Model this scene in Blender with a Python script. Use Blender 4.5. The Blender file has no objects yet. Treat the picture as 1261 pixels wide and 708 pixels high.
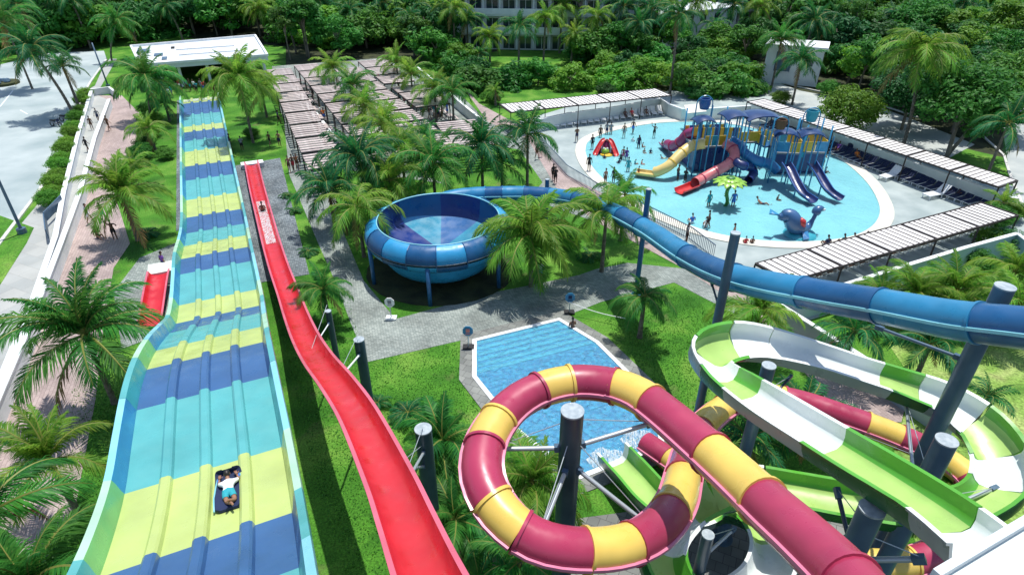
import bpy, math, random
from mathutils import Vector, Matrix
R = math.radians
scene = bpy.context.scene
col = scene.collection
rnd = random.Random(7)

# ------------------------------------------------------------ camera, sky, sun, exposure
CAM_H, PITCH, FPX = 23.0, R(31.4), 760.0
cd = bpy.data.cameras.new('camera'); cam = bpy.data.objects.new('camera', cd); col.objects.link(cam)
cam.location = (0, 0, CAM_H); cam.rotation_euler = (R(90) - PITCH, 0, 0)
cd.sensor_width = 36.0; cd.lens = 36.0 * FPX / 1261.0; cd.clip_start = .1; cd.clip_end = 4000
scene.camera = cam
SUNV = Vector((0.10, 0.22, 1.0)).normalized()          # direction towards the sun
world = bpy.data.worlds.new('World'); scene.world = world; world.use_nodes = True
wn = world.node_tree; bg = wn.nodes['Background']
sky = wn.nodes.new('ShaderNodeTexSky'); sky.sky_type = 'NISHITA'; sky.sun_disc = False
sky.sun_elevation = math.asin(SUNV.z); sky.sun_rotation = math.atan2(SUNV.x, SUNV.y)
wn.links.new(sky.outputs[0], bg.inputs[0]); bg.inputs[1].default_value = 0.15
sl = bpy.data.lights.new('sun', 'SUN'); sl.energy = 4.6; sl.angle = R(0.53); sl.color = (1, .965, .90)
so = bpy.data.objects.new('sun', sl); col.objects.link(so); so.location = (0, 0, 60)
so.rotation_euler = SUNV.to_track_quat('Z', 'Y').to_euler()
scene.view_settings.view_transform = 'Standard'; scene.view_settings.look = 'None'
scene.view_settings.exposure = 0.08; scene.view_settings.gamma = 1.0

# ------------------------------------------------------------ measuring helpers
def G(px, py, z=0.0):
    """point of the place at height z that the photograph shows at (px, py)"""
    u = (px - 630.5) / FPX; v = (py - 354) / FPX
    r = Vector((u, math.cos(PITCH) - v * math.sin(PITCH), -math.sin(PITCH) - v * math.cos(PITCH)))
    return Vector((0, 0, CAM_H)) + r * ((z - CAM_H) / r.z)
PHI = R(24.8)
D = Vector((-math.sin(PHI), math.cos(PHI), 0)); E = Vector((math.cos(PHI), math.sin(PHI), 0)); Z = Vector((0, 0, 1))
def catmull(P, n=8):
    P = [Vector(p) for p in P]; Q = [P[0] * 2 - P[1]] + P + [P[-1] * 2 - P[-2]]; o = []
    for i in range(1, len(Q) - 2):
        a, b, c, d = Q[i-1:i+3]
        for k in range(n):
            t = k / n
            o.append(.5 * ((2*b) + (c-a)*t + (2*a-5*b+4*c-d)*t*t + (3*b-a-3*c+d)*t**3))
    o.append(P[-1]); return o
def resample(P, step):
    L = [0]
    for a, b in zip(P, P[1:]): L.append(L[-1] + (b-a).length)
    n = max(2, int(L[-1] / step)); o = []; j = 0
    for k in range(n + 1):
        s = L[-1] * k / n
        while j < len(L) - 2 and L[j+1] < s: j += 1
        f = (s - L[j]) / max(1e-9, L[j+1] - L[j]); o.append(P[j].lerp(P[j+1], min(1, max(0, f))))
    return o

# ------------------------------------------------------------ mesh building
class MB:
    def __init__(s): s.v = []; s.f = []; s.m = []
    def add(s, vs, fs, m=0):
        o = len(s.v); s.v += [tuple(v) for v in vs]; s.f += [tuple(i + o for i in f) for f in fs]; s.m += [m] * len(fs); return s
    def box(s, c, sx, sy, sz, ex=None, ey=None, ez=None, m=0):
        ex = Vector(ex) if ex else Vector((1,0,0)); ey = Vector(ey) if ey else Vector((0,1,0)); ez = Vector(ez) if ez else Z
        c = Vector(c); vs = [c + ex*sx*a/2 + ey*sy*b/2 + ez*sz*d/2 for d in (-1,1) for b in (-1,1) for a in (-1,1)]
        return s.add(vs, [(0,2,3,1),(4,5,7,6),(0,1,5,4),(2,6,7,3),(0,4,6,2),(1,3,7,5)], m)
    def bar(s, a, b, w, h=None, m=0):
        a = Vector(a); b = Vector(b); t = (b-a); L = t.length; t.normalize()
        sd = t.cross(Z)
        if sd.length < .01: sd = Vector((1,0,0))
        sd.normalize(); up = sd.cross(t)
        return s.box((a+b)/2, L, w, h or w, t, sd, up, m)
    def tube(s, P, r, n=8, cap=True, m=0):
        P = [Vector(p) for p in P]; rs = r if isinstance(r, (list, tuple)) else [r]*len(P); vs = []; fs = []
        ref = None
        for i, p in enumerate(P):
            t = (P[min(i+1, len(P)-1)] - P[max(i-1, 0)]).normalized()
            if ref is None: ref = t.cross(Z) if abs(t.z) < .98 else Vector((1,0,0))
            a = (ref - t * ref.dot(t)).normalized(); ref = a; b = t.cross(a)
            for k in range(n):
                q = 2*math.pi*k/n; vs.append(p + (a*math.cos(q) + b*math.sin(q))*rs[i])
        for i in range(len(P)-1):
            for k in range(n): fs.append((i*n+k, i*n+(k+1)%n, (i+1)*n+(k+1)%n, (i+1)*n+k))
        if cap: fs += [tuple(range(n))[::-1], tuple((len(P)-1)*n + k for k in range(n))]
        return s.add(vs, fs, m)
    def cyl(s, c, r, h, n=16, m=0, r2=None):
        c = Vector(c); return s.tube([c, c + Z*h], [r, r if r2 is None else r2], n, True, m)
    def lathe(s, prof, c=(0,0,0), n=32, m=0, a0=0, a1=2*math.pi):
        c = Vector(c); vs = []; fs = []; full = abs(a1-a0-2*math.pi) < 1e-6; cols = n if full else n+1
        for i in range(cols):
            q = a0 + (a1-a0)*i/n
            for r, z in prof: vs.append(c + Vector((r*math.cos(q), r*math.sin(q), z)))
        k = len(prof)
        for i in range(n):
            j = (i+1) % cols
            for a in range(k-1): fs.append((i*k+a, j*k+a, j*k+a+1, i*k+a+1))
        return s.add(vs, fs, m)
    def prism(s, poly, z0, z1, m=0):
        n = len(poly); vs = [Vector((p[0], p[1], z0)) for p in poly] + [Vector((p[0], p[1], z1)) for p in poly]
        ar = sum(poly[i][0]*poly[(i+1)%n][1] - poly[(i+1)%n][0]*poly[i][1] for i in range(n))
        t = tuple(range(n, 2*n)); b = tuple(range(n))[::-1]
        fs = [t, b] + [(i, (i+1)%n, n+(i+1)%n, n+i) for i in range(n)]
        if ar < 0: fs = [f[::-1] for f in fs]
        return s.add(vs, fs, m)
    def ring(s, outer, inner, z0, z1, m=0):
        n = len(outer); vs = []
        for z in (z0, z1):
            for P in (outer, inner): vs += [Vector((p[0], p[1], z)) for p in P]
        fs = []
        for i in range(n):
            j = (i+1)%n
            fs += [(2*n+i, 2*n+j, 3*n+j, 3*n+i), (i, j, 2*n+j, 2*n+i), (n+j, n+i, 3*n+i, 3*n+j)]
        return s.add(vs, fs, m)
    def sweep(s, P, prof, mats=None, closed=True, ups=None, S=None, cap=True):
        """prof = closed outline [(side, up)]; mats = material per outline edge; ups = bank angle per point"""
        P = [Vector(p) for p in P]; n = len(prof); o = len(s.v)
        for i, p in enumerate(P):
            t = (P[min(i+1, len(P)-1)] - P[max(i-1, 0)]).normalized()
            sd = Vector(S) if S else Vector((t.x, t.y, 0)).normalized().cross(Z)
            up = sd.cross(t).normalized()
            if S and up.z < 0: up = -up
            if ups:
                a = ups[i]; sd, up = sd*math.cos(a) + up*math.sin(a), up*math.cos(a) - sd*math.sin(a)
            for q in prof: s.v.append(tuple(p + sd*q[0] + up*q[1]))
        for i in range(len(P)-1):
            for k in range(n if closed else n-1):
                s.f.append((o+i*n+k, o+i*n+(k+1)%n, o+(i+1)*n+(k+1)%n, o+(i+1)*n+k)); s.m.append(mats[k] if mats else 0)
        if cap and closed:
            s.f += [tuple(o+k for k in range(n))[::-1], tuple(o+(len(P)-1)*n+k for k in range(n))]; s.m += [0, 0]
        return s
    def mesh(s, name, mats, smooth=False):
        me = bpy.data.meshes.new(name); me.from_pydata(s.v, [], s.f)
        for m in (mats if isinstance(mats, (list, tuple)) else [mats]): me.materials.append(m)
        me.polygons.foreach_set('material_index', s.m)
        if smooth: me.polygons.foreach_set('use_smooth', [True]*len(s.f))
        me.update()
        if smooth and smooth is not True: me.set_sharp_from_angle(angle=smooth)
        return me
    def obj(s, name, mats, parent=None, smooth=False):
        return link(name, s.mesh(name, mats, smooth), parent)
def link(name, data, parent=None, loc=None, rot=None, sc=None):
    o = bpy.data.objects.new(name, data); col.objects.link(o)
    if parent: o.parent = parent
    if loc is not None: o.location = loc
    if rot is not None: o.rotation_euler = rot
    if sc is not None: o.scale = sc if hasattr(sc, '__len__') else (sc,)*3
    return o
def tag(o, label=None, cat=None, group=None, kind=None):
    if label: o['label'] = label
    if cat: o['category'] = cat
    if group: o['group'] = group
    if kind: o['kind'] = kind
    return o
def thing(name, label, cat, loc=(0,0,0), rz=0, group=None):
    o = bpy.data.objects.new(name, None); col.objects.link(o); o.empty_display_size = .3
    o.location = loc; o.rotation_euler = (0, 0, rz); return tag(o, label, cat, group)
KIDS = {}
def dup(root, loc=None, rot=None, sc=None, label=None, group=None):
    if root.name not in KIDS: KIDS[root.name] = [(c, list(c.children)) for c in root.children]
    r = root.copy(); col.objects.link(r)
    if loc is not None: r.location = loc
    if rot is not None: r.rotation_euler = rot
    if sc is not None: r.scale = sc if hasattr(sc, '__len__') else (sc,)*3
    if label: r['label'] = label
    if group: r['group'] = group
    for ch, gs in KIDS[root.name]:
        c = ch.copy(); col.objects.link(c); c.parent = r
        for g in gs:
            d = g.copy(); col.objects.link(d); d.parent = c
    return r
SM = R(40)

# ------------------------------------------------------------ materials
def mat(name, c, rough=.6, c2=None, scale=8, bump=0, metal=0, coat=0, detail=4, bscale=None, rand=0, spec=None, lo=.35, hi=.65):
    m = bpy.data.materials.new(name); m.use_nodes = True; nt = m.node_tree; b = nt.nodes['Principled BSDF']
    b.inputs['Roughness'].default_value = rough; b.inputs['Metallic'].default_value = metal
    b.inputs['Coat Weight'].default_value = coat; b.inputs['Coat Roughness'].default_value = .08
    if spec is not None: b.inputs['Specular IOR Level'].default_value = spec
    tc = nt.nodes.new('ShaderNodeTexCoord'); out = None
    if c2:
        nz = nt.nodes.new('ShaderNodeTexNoise'); nz.inputs['Scale'].default_value = scale; nz.inputs['Detail'].default_value = detail
        nt.links.new(tc.outputs['Object'], nz.inputs['Vector'])
        cr = nt.nodes.new('ShaderNodeValToRGB'); cr.color_ramp.elements[0].position = lo; cr.color_ramp.elements[1].position = hi
        cr.color_ramp.elements[0].color = (*c, 1); cr.color_ramp.elements[1].color = (*c2, 1)
        nt.links.new(nz.outputs['Fac'], cr.inputs['Fac']); out = cr.outputs['Color']
    if rand:
        oi = nt.nodes.new('ShaderNodeObjectInfo'); hs = nt.nodes.new('ShaderNodeHueSaturation')
        mr = nt.nodes.new('ShaderNodeMapRange'); mr.inputs[3].default_value = 1-rand; mr.inputs[4].default_value = 1+rand
        nt.links.new(oi.outputs['Random'], mr.inputs[0]); nt.links.new(mr.outputs[0], hs.inputs['Value'])
        if out: nt.links.new(out, hs.inputs['Color'])
        else: hs.inputs['Color'].default_value = (*c, 1)
        out = hs.outputs['Color']
    if out: nt.links.new(out, b.inputs['Base Color'])
    else: b.inputs['Base Color'].default_value = (*c, 1)
    if bump:
        n2 = nt.nodes.new('ShaderNodeTexNoise'); n2.inputs['Scale'].default_value = bscale or scale*3; n2.inputs['Detail'].default_value = 5
        nt.links.new(tc.outputs['Object'], n2.inputs['Vector'])
        bp = nt.nodes.new('ShaderNodeBump'); bp.inputs['Strength'].default_value = bump; bp.inputs['Distance'].default_value = .05
        nt.links.new(n2.outputs['Fac'], bp.inputs['Height']); nt.links.new(bp.outputs[0], b.inputs['Normal'])
    return m
def fg(name, c, k=.86, coat=.25):   # painted fibreglass with slight fading
    m = mat(name, tuple(x*k*.92 for x in c), .32, c, .7, coat=coat, detail=4, lo=.3, hi=.65); nt = m.node_tree; b = nt.nodes['Principled BSDF']
    nz = nt.nodes.new('ShaderNodeTexNoise'); nz.inputs['Scale'].default_value = 1.6; nz.inputs['Detail'].default_value = 3; tc = [n for n in nt.nodes if n.type == 'TEX_COORD'][0]; nt.links.new(tc.outputs['Object'], nz.inputs[0])
    mr = nt.nodes.new('ShaderNodeMapRange'); mr.inputs[1].default_value = .35; mr.inputs[2].default_value = .65; mr.inputs[3].default_value = .22; mr.inputs[4].default_value = .5; nt.links.new(nz.outputs[0], mr.inputs[0]); nt.links.new(mr.outputs[0], b.inputs['Roughness']); nt.links.new(mr.outputs[0], b.inputs['Coat Roughness'])
    return m
def leafmat(name, a, b2, trans=.35, tint=1.0):
    m = bpy.data.materials.new(name); m.use_nodes = True; nt = m.node_tree; n = nt.nodes; l = nt.links
    p = n['Principled BSDF']; p.inputs['Roughness'].default_value = .5; p.inputs['Specular IOR Level'].default_value = .22
    ge = n.new('ShaderNodeNewGeometry'); oi = n.new('ShaderNodeObjectInfo')
    cr = n.new('ShaderNodeMix'); cr.data_type = 'RGBA'
    cr.inputs[6].default_value = (*a, 1); cr.inputs[7].default_value = (*b2, 1); l.new(ge.outputs['Random Per Island'], cr.inputs[0])
    hs = n.new('ShaderNodeHueSaturation'); mr = n.new('ShaderNodeMapRange'); mr.inputs[3].default_value = .7; mr.inputs[4].default_value = 1.3
    m2 = n.new('ShaderNodeMapRange'); m2.inputs[3].default_value = .475; m2.inputs[4].default_value = .515
    ml = n.new('ShaderNodeMath'); ml.operation = 'FRACT'; mm = n.new('ShaderNodeMath'); mm.operation = 'MULTIPLY'; mm.inputs[1].default_value = 37.7
    l.new(oi.outputs['Random'], mm.inputs[0]); l.new(mm.outputs[0], ml.inputs[0]); l.new(ml.outputs[0], m2.inputs[0])
    l.new(oi.outputs['Random'], mr.inputs[0]); l.new(mr.outputs[0], hs.inputs['Value']); l.new(m2.outputs[0], hs.inputs['Hue'])
    l.new(cr.outputs[2], hs.inputs['Color']); l.new(hs.outputs[0], p.inputs['Base Color'])
    tr = n.new('ShaderNodeBsdfTranslucent'); mx = n.new('ShaderNodeMixShader'); mx.inputs[0].default_value = trans
    h2 = n.new('ShaderNodeHueSaturation'); h2.inputs['Value'].default_value = 1.5; h2.inputs['Hue'].default_value = .485
    l.new(hs.outputs[0], h2.inputs['Color']); l.new(h2.outputs[0], tr.inputs[0])
    l.new(p.outputs[0], mx.inputs[1]); l.new(tr.outputs[0], mx.inputs[2]); l.new(mx.outputs[0], n['Material Output'].inputs[0])
    return m
def patternmat(name, cols, kind='brick', scale=1, rough=.8, bump=.4, mortar=(.2,.2,.2), w=.4, h=.2, noise=.3, rot=0):
    m = bpy.data.materials.new(name); m.use_nodes = True; nt = m.node_tree; n = nt.nodes; l = nt.links
    b = n['Principled BSDF']; b.inputs['Roughness'].default_value = rough
    tc = n.new('ShaderNodeTexCoord'); mp = n.new('ShaderNodeMapping'); mp.inputs['Rotation'].default_value = (0, 0, rot); l.new(tc.outputs['Object'], mp.inputs[0])
    br = n.new('ShaderNodeTexBrick'); br.inputs['Scale'].default_value = scale; br.inputs['Brick Width'].default_value = w; br.inputs['Row Height'].default_value = h
    br.inputs['Mortar Size'].default_value = .012; br.inputs['Color1'].default_value = (*cols[0],1); br.inputs['Color2'].default_value = (*cols[1],1); br.inputs['Mortar'].default_value = (*mortar,1)
    l.new(mp.outputs[0], br.inputs[0])
    nz = n.new('ShaderNodeTexNoise'); nz.inputs['Scale'].default_value = .35; nz.inputs['Detail'].default_value = 8; l.new(tc.outputs['Object'], nz.inputs[0])
    mr = n.new('ShaderNodeMapRange'); mr.inputs[1].default_value = .3; mr.inputs[2].default_value = .7; mr.inputs[3].default_value = 1-noise; mr.inputs[4].default_value = 1+noise
    l.new(nz.outputs[0], mr.inputs[0]); hs = n.new('ShaderNodeHueSaturation'); l.new(mr.outputs[0], hs.inputs['Value']); l.new(br.outputs[0], hs.inputs['Color'])
    l.new(hs.outputs[0], b.inputs['Base Color'])
    bp = n.new('ShaderNodeBump'); bp.inputs['Strength'].default_value = bump; bp.inputs['Distance'].default_value = .02; bp.invert = True
    l.new(br.outputs['Fac'], bp.inputs['Height']); l.new(bp.outputs[0], b.inputs['Normal'])
    return m
def grassmat(name, cs, fine=60):
    m = bpy.data.materials.new(name); m.use_nodes = True; nt = m.node_tree; n = nt.nodes; l = nt.links
    b = n['Principled BSDF']; b.inputs['Roughness'].default_value = .85; b.inputs['Specular IOR Level'].default_value = .2
    tc = n.new('ShaderNodeTexCoord')
    def nz(s, d=6, dist=0):
        x = n.new('ShaderNodeTexNoise'); x.inputs['Scale'].default_value = s; x.inputs['Detail'].default_value = d; x.inputs['Distortion'].default_value = dist
        l.new(tc.outputs['Object'], x.inputs[0]); return x.outputs[0]
    cr = n.new('ShaderNodeValToRGB'); e = cr.color_ramp.elements; e[0].position = .34; e[0].color = (*cs[0],1); e[1].position = .7; e[1].color = (*cs[2],1)
    x = e.new(.5); x.color = (*cs[1],1)
    l.new(nz(.28, 10, .6), cr.inputs[0])
    c2 = n.new('ShaderNodeMapRange'); c2.inputs[1].default_value = .3; c2.inputs[2].default_value = .7; c2.inputs[3].default_value = .55; c2.inputs[4].default_value = 1.5; l.new(nz(fine/6, 8), c2.inputs[0])
    hs = n.new('ShaderNodeHueSaturation'); l.new(cr.outputs[0], hs.inputs['Color']); l.new(c2.outputs[0], hs.inputs['Value'])
    wr = n.new('ShaderNodeMapRange'); wr.inputs[1].default_value = .60; wr.inputs[2].default_value = .76; wr.inputs[4].default_value = .55; l.new(nz(.55, 9, .4), wr.inputs[0]); mw = n.new('ShaderNodeMix'); mw.data_type = 'RGBA'; mw.inputs[7].default_value = (.17,.15,.07,1); l.new(wr.outputs[0], mw.inputs[0]); l.new(hs.outputs[0], mw.inputs[6])
    l.new(mw.outputs[2], b.inputs['Base Color'])
    bp = n.new('ShaderNodeBump'); bp.inputs['Strength'].default_value = .9; bp.inputs['Distance'].default_value = .08; l.new(nz(fine/4, 8), bp.inputs['Height']); l.new(bp.outputs[0], b.inputs['Normal'])
    return m
def watermat(name, tint, rip=2.2, strength=.25, foam=0):
    m = bpy.data.materials.new(name); m.use_nodes = True; nt = m.node_tree; n = nt.nodes; l = nt.links
    n.remove(n['Principled BSDF'])
    tc = n.new('ShaderNodeTexCoord'); nz = n.new('ShaderNodeTexNoise'); nz.inputs['Scale'].default_value = rip; nz.inputs['Detail'].default_value = 4; nz.inputs['Distortion'].default_value = 1.1
    l.new(tc.outputs['Object'], nz.inputs[0])
    bp = n.new('ShaderNodeBump'); bp.inputs['Strength'].default_value = strength; bp.inputs['Distance'].default_value = .12; l.new(nz.outputs[0], bp.inputs['Height'])
    tr = n.new('ShaderNodeBsdfTransparent'); tr.inputs[0].default_value = (*tint, 1)
    df = n.new('ShaderNodeBsdfDiffuse'); df.inputs[0].default_value = (tint[0]*.75, tint[1]*.8, tint[2]*.85, 1); l.new(bp.outputs[0], df.inputs['Normal'])
    m0 = n.new('ShaderNodeMixShader'); m0.inputs[0].default_value = .16; l.new(tr.outputs[0], m0.inputs[1]); l.new(df.outputs[0], m0.inputs[2])
    gl = n.new('ShaderNodeBsdfGlossy'); gl.inputs['Roughness'].default_value = .11; l.new(bp.outputs[0], gl.inputs['Normal'])
    fr = n.new('ShaderNodeFresnel'); fr.inputs[0].default_value = 1.33; l.new(bp.outputs[0], fr.inputs['Normal'])
    mx = n.new('ShaderNodeMixShader'); l.new(fr.outputs[0], mx.inputs[0]); l.new(m0.outputs[0], mx.inputs[1]); l.new(gl.outputs[0], mx.inputs[2])
    l.new(mx.outputs[0], n['Material Output'].inputs[0]); return m
def floormat(name, c, c2, rip=1.6):   # pool floor with the light net that ripples throw on it as wavering pale paint/tiles
    m = mat(name, c, .5, c2, rip, detail=3); return m

M = dict(
  lawn=grassmat('lawn grass', ((.028,.12,.010), (.065,.21,.018), (.16,.31,.045))),
  dry=grassmat('dry mottled grass', ((.09,.20,.03), (.19,.32,.06), (.38,.44,.16)), 40),
  litter=mat('forest soil', (.015,.022,.008), .95, (.05,.06,.02), .8, .6),
  asphalt=mat('road surface', (.27,.34,.35), .85, (.43,.49,.49), .16, .25, bscale=30, detail=10),
  drive=mat('pale service road', (.34,.38,.38), .85, (.47,.50,.48), .3, .2, bscale=30, detail=10),
  sidewalk=patternmat('concrete sidewalk slabs', ((.34,.36,.35),(.40,.41,.39)), w=1.6, h=1.2, mortar=(.3,.3,.28), noise=.12, rot=PHI),
  kerb=mat('kerb concrete', (.50,.50,.48), .8, (.62,.62,.58), 1.5),
  pink=patternmat('rosy brick paving', ((.34,.265,.25),(.42,.335,.315)), w=.42, h=.2, mortar=(.25,.19,.18), rot=PHI+R(45), noise=.22),
  grey=patternmat('grey cobble paving', ((.20,.235,.22),(.33,.37,.34)), w=.22, h=.13, mortar=(.13,.15,.14), rot=PHI, noise=.32, bump=.8),
  cobble=patternmat('dark cobble strip', ((.10,.13,.15),(.24,.28,.30)), w=.2, h=.14, mortar=(.05,.06,.07), rot=PHI, noise=.35, bump=1),
  deck=mat('pool deck concrete', (.27,.33,.33), .8, (.40,.46,.45), .35, .2, bscale=20, detail=10),
  coping=mat('cream coping', (.58,.56,.48), .6, (.68,.66,.58), 1.2),
  stone=patternmat('dark stone surround', ((.15,.16,.15),(.24,.25,.23)), w=.5, h=.5, mortar=(.08,.08,.08), rot=PHI, noise=.3),
  white=mat('white painted masonry', (.66,.70,.72), .7, (.80,.82,.82), .7, .1, bscale=15, detail=8),
  offwhite=mat('weathered white render', (.56,.62,.60), .75, (.72,.75,.70), .5, .1, bscale=12, detail=8),
  teal_wall=mat('blue-grey render', (.36,.50,.52), .75, (.46,.60,.60), .5, detail=8),
  roof=mat('flat roof coating', (.55,.60,.63), .7, (.70,.73,.74), .4, detail=8),
  dark=mat('dark void', (.01,.012,.014), .9),
  glass=mat('dark window glass', (.03,.05,.06), .08, spec=.8),
  steel=mat('dark painted steel', (.022,.048,.075), .38, (.04,.075,.105), 1.5, detail=7),
  bluesteel=mat('blue painted steel', (.02,.10,.24), .33, (.03,.13,.30), 3),
  greysteel=mat('slate painted steel', (.055,.105,.17), .38, (.085,.15,.22), 1.2, detail=7), wallface=mat('slate render', (.26,.32,.38), .75, (.34,.40,.45), .6, detail=8),
  cap=mat('pole cap', (.27,.33,.37), .6, (.42,.48,.51), 6, detail=8),
  galv=mat('galvanised strut', (.45,.50,.53), .4, metal=.4),
  black=mat('black metal', (.012,.012,.014), .5),
  board=mat('whitewashed board', (.58,.56,.55), .7, (.74,.73,.72), 3, rand=.10),
  boardg=mat('greyed pergola slat', (.36,.29,.27), .75, (.58,.50,.48), 2.5, rand=.15),
  frame=mat('dark brown beam', (.03,.02,.018), .6),
  turq=fg('turquoise fibreglass', (.10,.40,.41), .9, .1), lime=fg('lime fibreglass', (.46,.56,.18), .9, .1), blue=fg('blue fibreglass', (.04,.12,.29), .86, .1),
  turqd=fg('deep turquoise wall', (.04,.36,.38)), limed=fg('green wall', (.16,.48,.16)), blued=fg('azure wall', (.03,.25,.48)), paleg=fg('pale green rim', (.42,.68,.50)), skyr=fg('pale blue rim', (.25,.62,.72)),
  red=fg('red fibreglass', (.60,.012,.025), .85, .5), pinkrim=fg('pink rim', (.66,.13,.20)),
  maroon=fg('raspberry fibreglass', (.43,.04,.10), .82, .15), yellow=fg('yellow fibreglass', (.82,.57,.12), .9, .15), pinkf=fg('pink flange', (.72,.22,.35)), yellf=fg('pale yellow flange', (.86,.62,.20)),
  tubeL=fg('light blue tube', (.025,.23,.44), .82, .2), tubeD=fg('deep blue tube', (.012,.105,.27), .82, .2),
  bowlin=fg('deep indigo bowl', (.010,.035,.20), .85), bowlL=fg('bright blue bowl', (.03,.32,.62)), bowlT=fg('aqua bowl floor', (.05,.28,.42)), bowlP=fg('slate blue bowl floor', (.05,.15,.36)),
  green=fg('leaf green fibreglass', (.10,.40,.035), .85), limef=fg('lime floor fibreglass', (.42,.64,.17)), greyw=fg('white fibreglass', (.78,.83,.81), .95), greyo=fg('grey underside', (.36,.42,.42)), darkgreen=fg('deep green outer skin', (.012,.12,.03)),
  kid=mat('pool paint', (.28,.52,.58), .6, (.36,.60,.64), .35), kidw=watermat('shallow water', (.70,.95,.97), 2.6, .5),
  tile=mat('blue pool tile with painted glitter', (.025,.22,.46), .5, (.07,.38,.60), 3.4, detail=9, lo=.40, hi=.62), tilestep=mat('step tile', (.10,.40,.56), .5, (.16,.5,.64), 1.6), deepw=watermat('deep water', (.55,.90,.95), 4.2, 1.3),  # paler blotches in the tile colour stand in for glitter on the water
  foam=mat('splashing white water', (.62,.75,.78), .35, (.85,.9,.9), 9, .8, bscale=12),
  trunk=mat('palm trunk', (.10,.085,.065), .9, (.22,.19,.15), 5, .8, bscale=14), bark=mat('pale bark', (.16,.14,.11), .9, (.28,.25,.2), 4, .6),
  palm=leafmat('palm leaf', (.020,.15,.030), (.070,.28,.045), .42), palmy=leafmat('sunlit yellowish palm leaf', (.065,.24,.025), (.20,.38,.05), .45), palmd=leafmat('deep green palm leaf', (.010,.105,.038), (.035,.20,.06), .38),  # palmy is a yellower leaf variant with its own colour
  dead=leafmat('dry palm leaf', (.20,.13,.05), (.32,.22,.08), .25), rachis=mat('leaf stalk', (.22,.24,.05), .6),
  leafA=leafmat('broad leaf mid green', (.025,.14,.020), (.075,.26,.035), .33), leafB=leafmat('broad leaf deep green', (.014,.095,.024), (.04,.18,.038), .32), leafC=leafmat('broad leaf fresh green', (.055,.20,.018), (.14,.33,.035), .36),
  skinA=mat('tan skin', (.30,.15,.09), .55), skinB=mat('brown skin', (.14,.065,.04), .55), skinC=mat('fair skin', (.50,.29,.20), .55), hair=mat('dark hair', (.012,.009,.008), .5),
)
def washmat():
    m = mat('thin white wash of water', (.70,.76,.78), .25, (.8,.85,.87), 6); nt = m.node_tree; n = nt.nodes; l = nt.links
    tc = [x for x in n if x.type == 'TEX_COORD'][0]; mp = n.new('ShaderNodeMapping'); mp.inputs['Rotation'].default_value = (0,0,-PHI); mp.inputs['Scale'].default_value = (9, 1.6, 1); l.new(tc.outputs['Object'], mp.inputs[0])
    nz = n.new('ShaderNodeTexNoise'); nz.inputs['Scale'].default_value = 1.6; nz.inputs['Detail'].default_value = 9; l.new(mp.outputs[0], nz.inputs[0])
    mr = n.new('ShaderNodeMapRange'); mr.inputs[1].default_value = .36; mr.inputs[2].default_value = .70; mr.inputs[4].default_value = .8; l.new(nz.outputs[0], mr.inputs[0])
    tr = n.new('ShaderNodeBsdfTransparent'); mx = n.new('ShaderNodeMixShader'); l.new(mr.outputs[0], mx.inputs[0]); l.new(tr.outputs[0], mx.inputs[1]); l.new(n['Principled BSDF'].outputs[0], mx.inputs[2]); l.new(mx.outputs[0], n['Material Output'].inputs[0]); return m
M['wash'] = washmat()
for k, c in dict(navy=(.01,.02,.07), blackc=(.012,.012,.015), redc=(.5,.03,.04), whitec=(.75,.76,.76), tealc=(.02,.30,.36), orange=(.75,.2,.03), purple=(.12,.04,.25), greyc=(.2,.21,.23), bluec=(.03,.14,.5), greenc=(.05,.3,.08), pinkc=(.7,.15,.3), yellowc=(.8,.6,.08), brownc=(.12,.06,.03)).items():
    M[k] = mat('cloth ' + k, c, .8, tuple(min(1, x*1.2) for x in c), 20)
# ------------------------------------------------------------ the ground
def sheet(name, poly, z, m, px=True, pz=0):
    P = [G(x, y, pz) for x, y in poly] if px else [Vector((p[0], p[1], 0)) for p in poly]
    b = MB(); n = len(P); ar = sum(P[i].x*P[(i+1)%n].y - P[(i+1)%n].x*P[i].y for i in range(n))
    if ar < 0: P = P[::-1]
    b.prism(P, z-.06, z)
    return tag(b.obj(name, m), kind='structure')
b = MB(); b.add([(-900,-300,-.05),(900,-300,-.05),(900,1500,-.05),(-900,1500,-.05)], [(0,1,2,3)])
tag(b.obj('ground', M['litter']), kind='structure')
LY = .0
sheet('lawn', [(-60,60),(20,60),(150,90),(330,88),(640,62),(690,70),(700,150),(910,118),(1261,200),(1400,220),(1500,900),(-700,900)], .0, M['lawn'])
sheet('lawn', [(520,160),(530,85),(640,56),(760,62),(800,112),(640,128),(600,150)], .004, M['lawn'])
sheet('lawn', [(1130,185),(1240,215),(1300,330),(1180,330),(1250,245),(1060,180)], .006, M['lawn'])
sheet('dry_lawn', [(1075,395),(1261,355),(1500,380),(1500,760),(1150,760),(1100,560),(1125,470)], .012, M['dry'])
sheet('road', [(-400,88),(0,80),(60,66),(128,63),(131,72),(112,98),(104,112),(48,236),(0,298),(-260,560),(-700,560)], .02, M['asphalt'])
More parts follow.
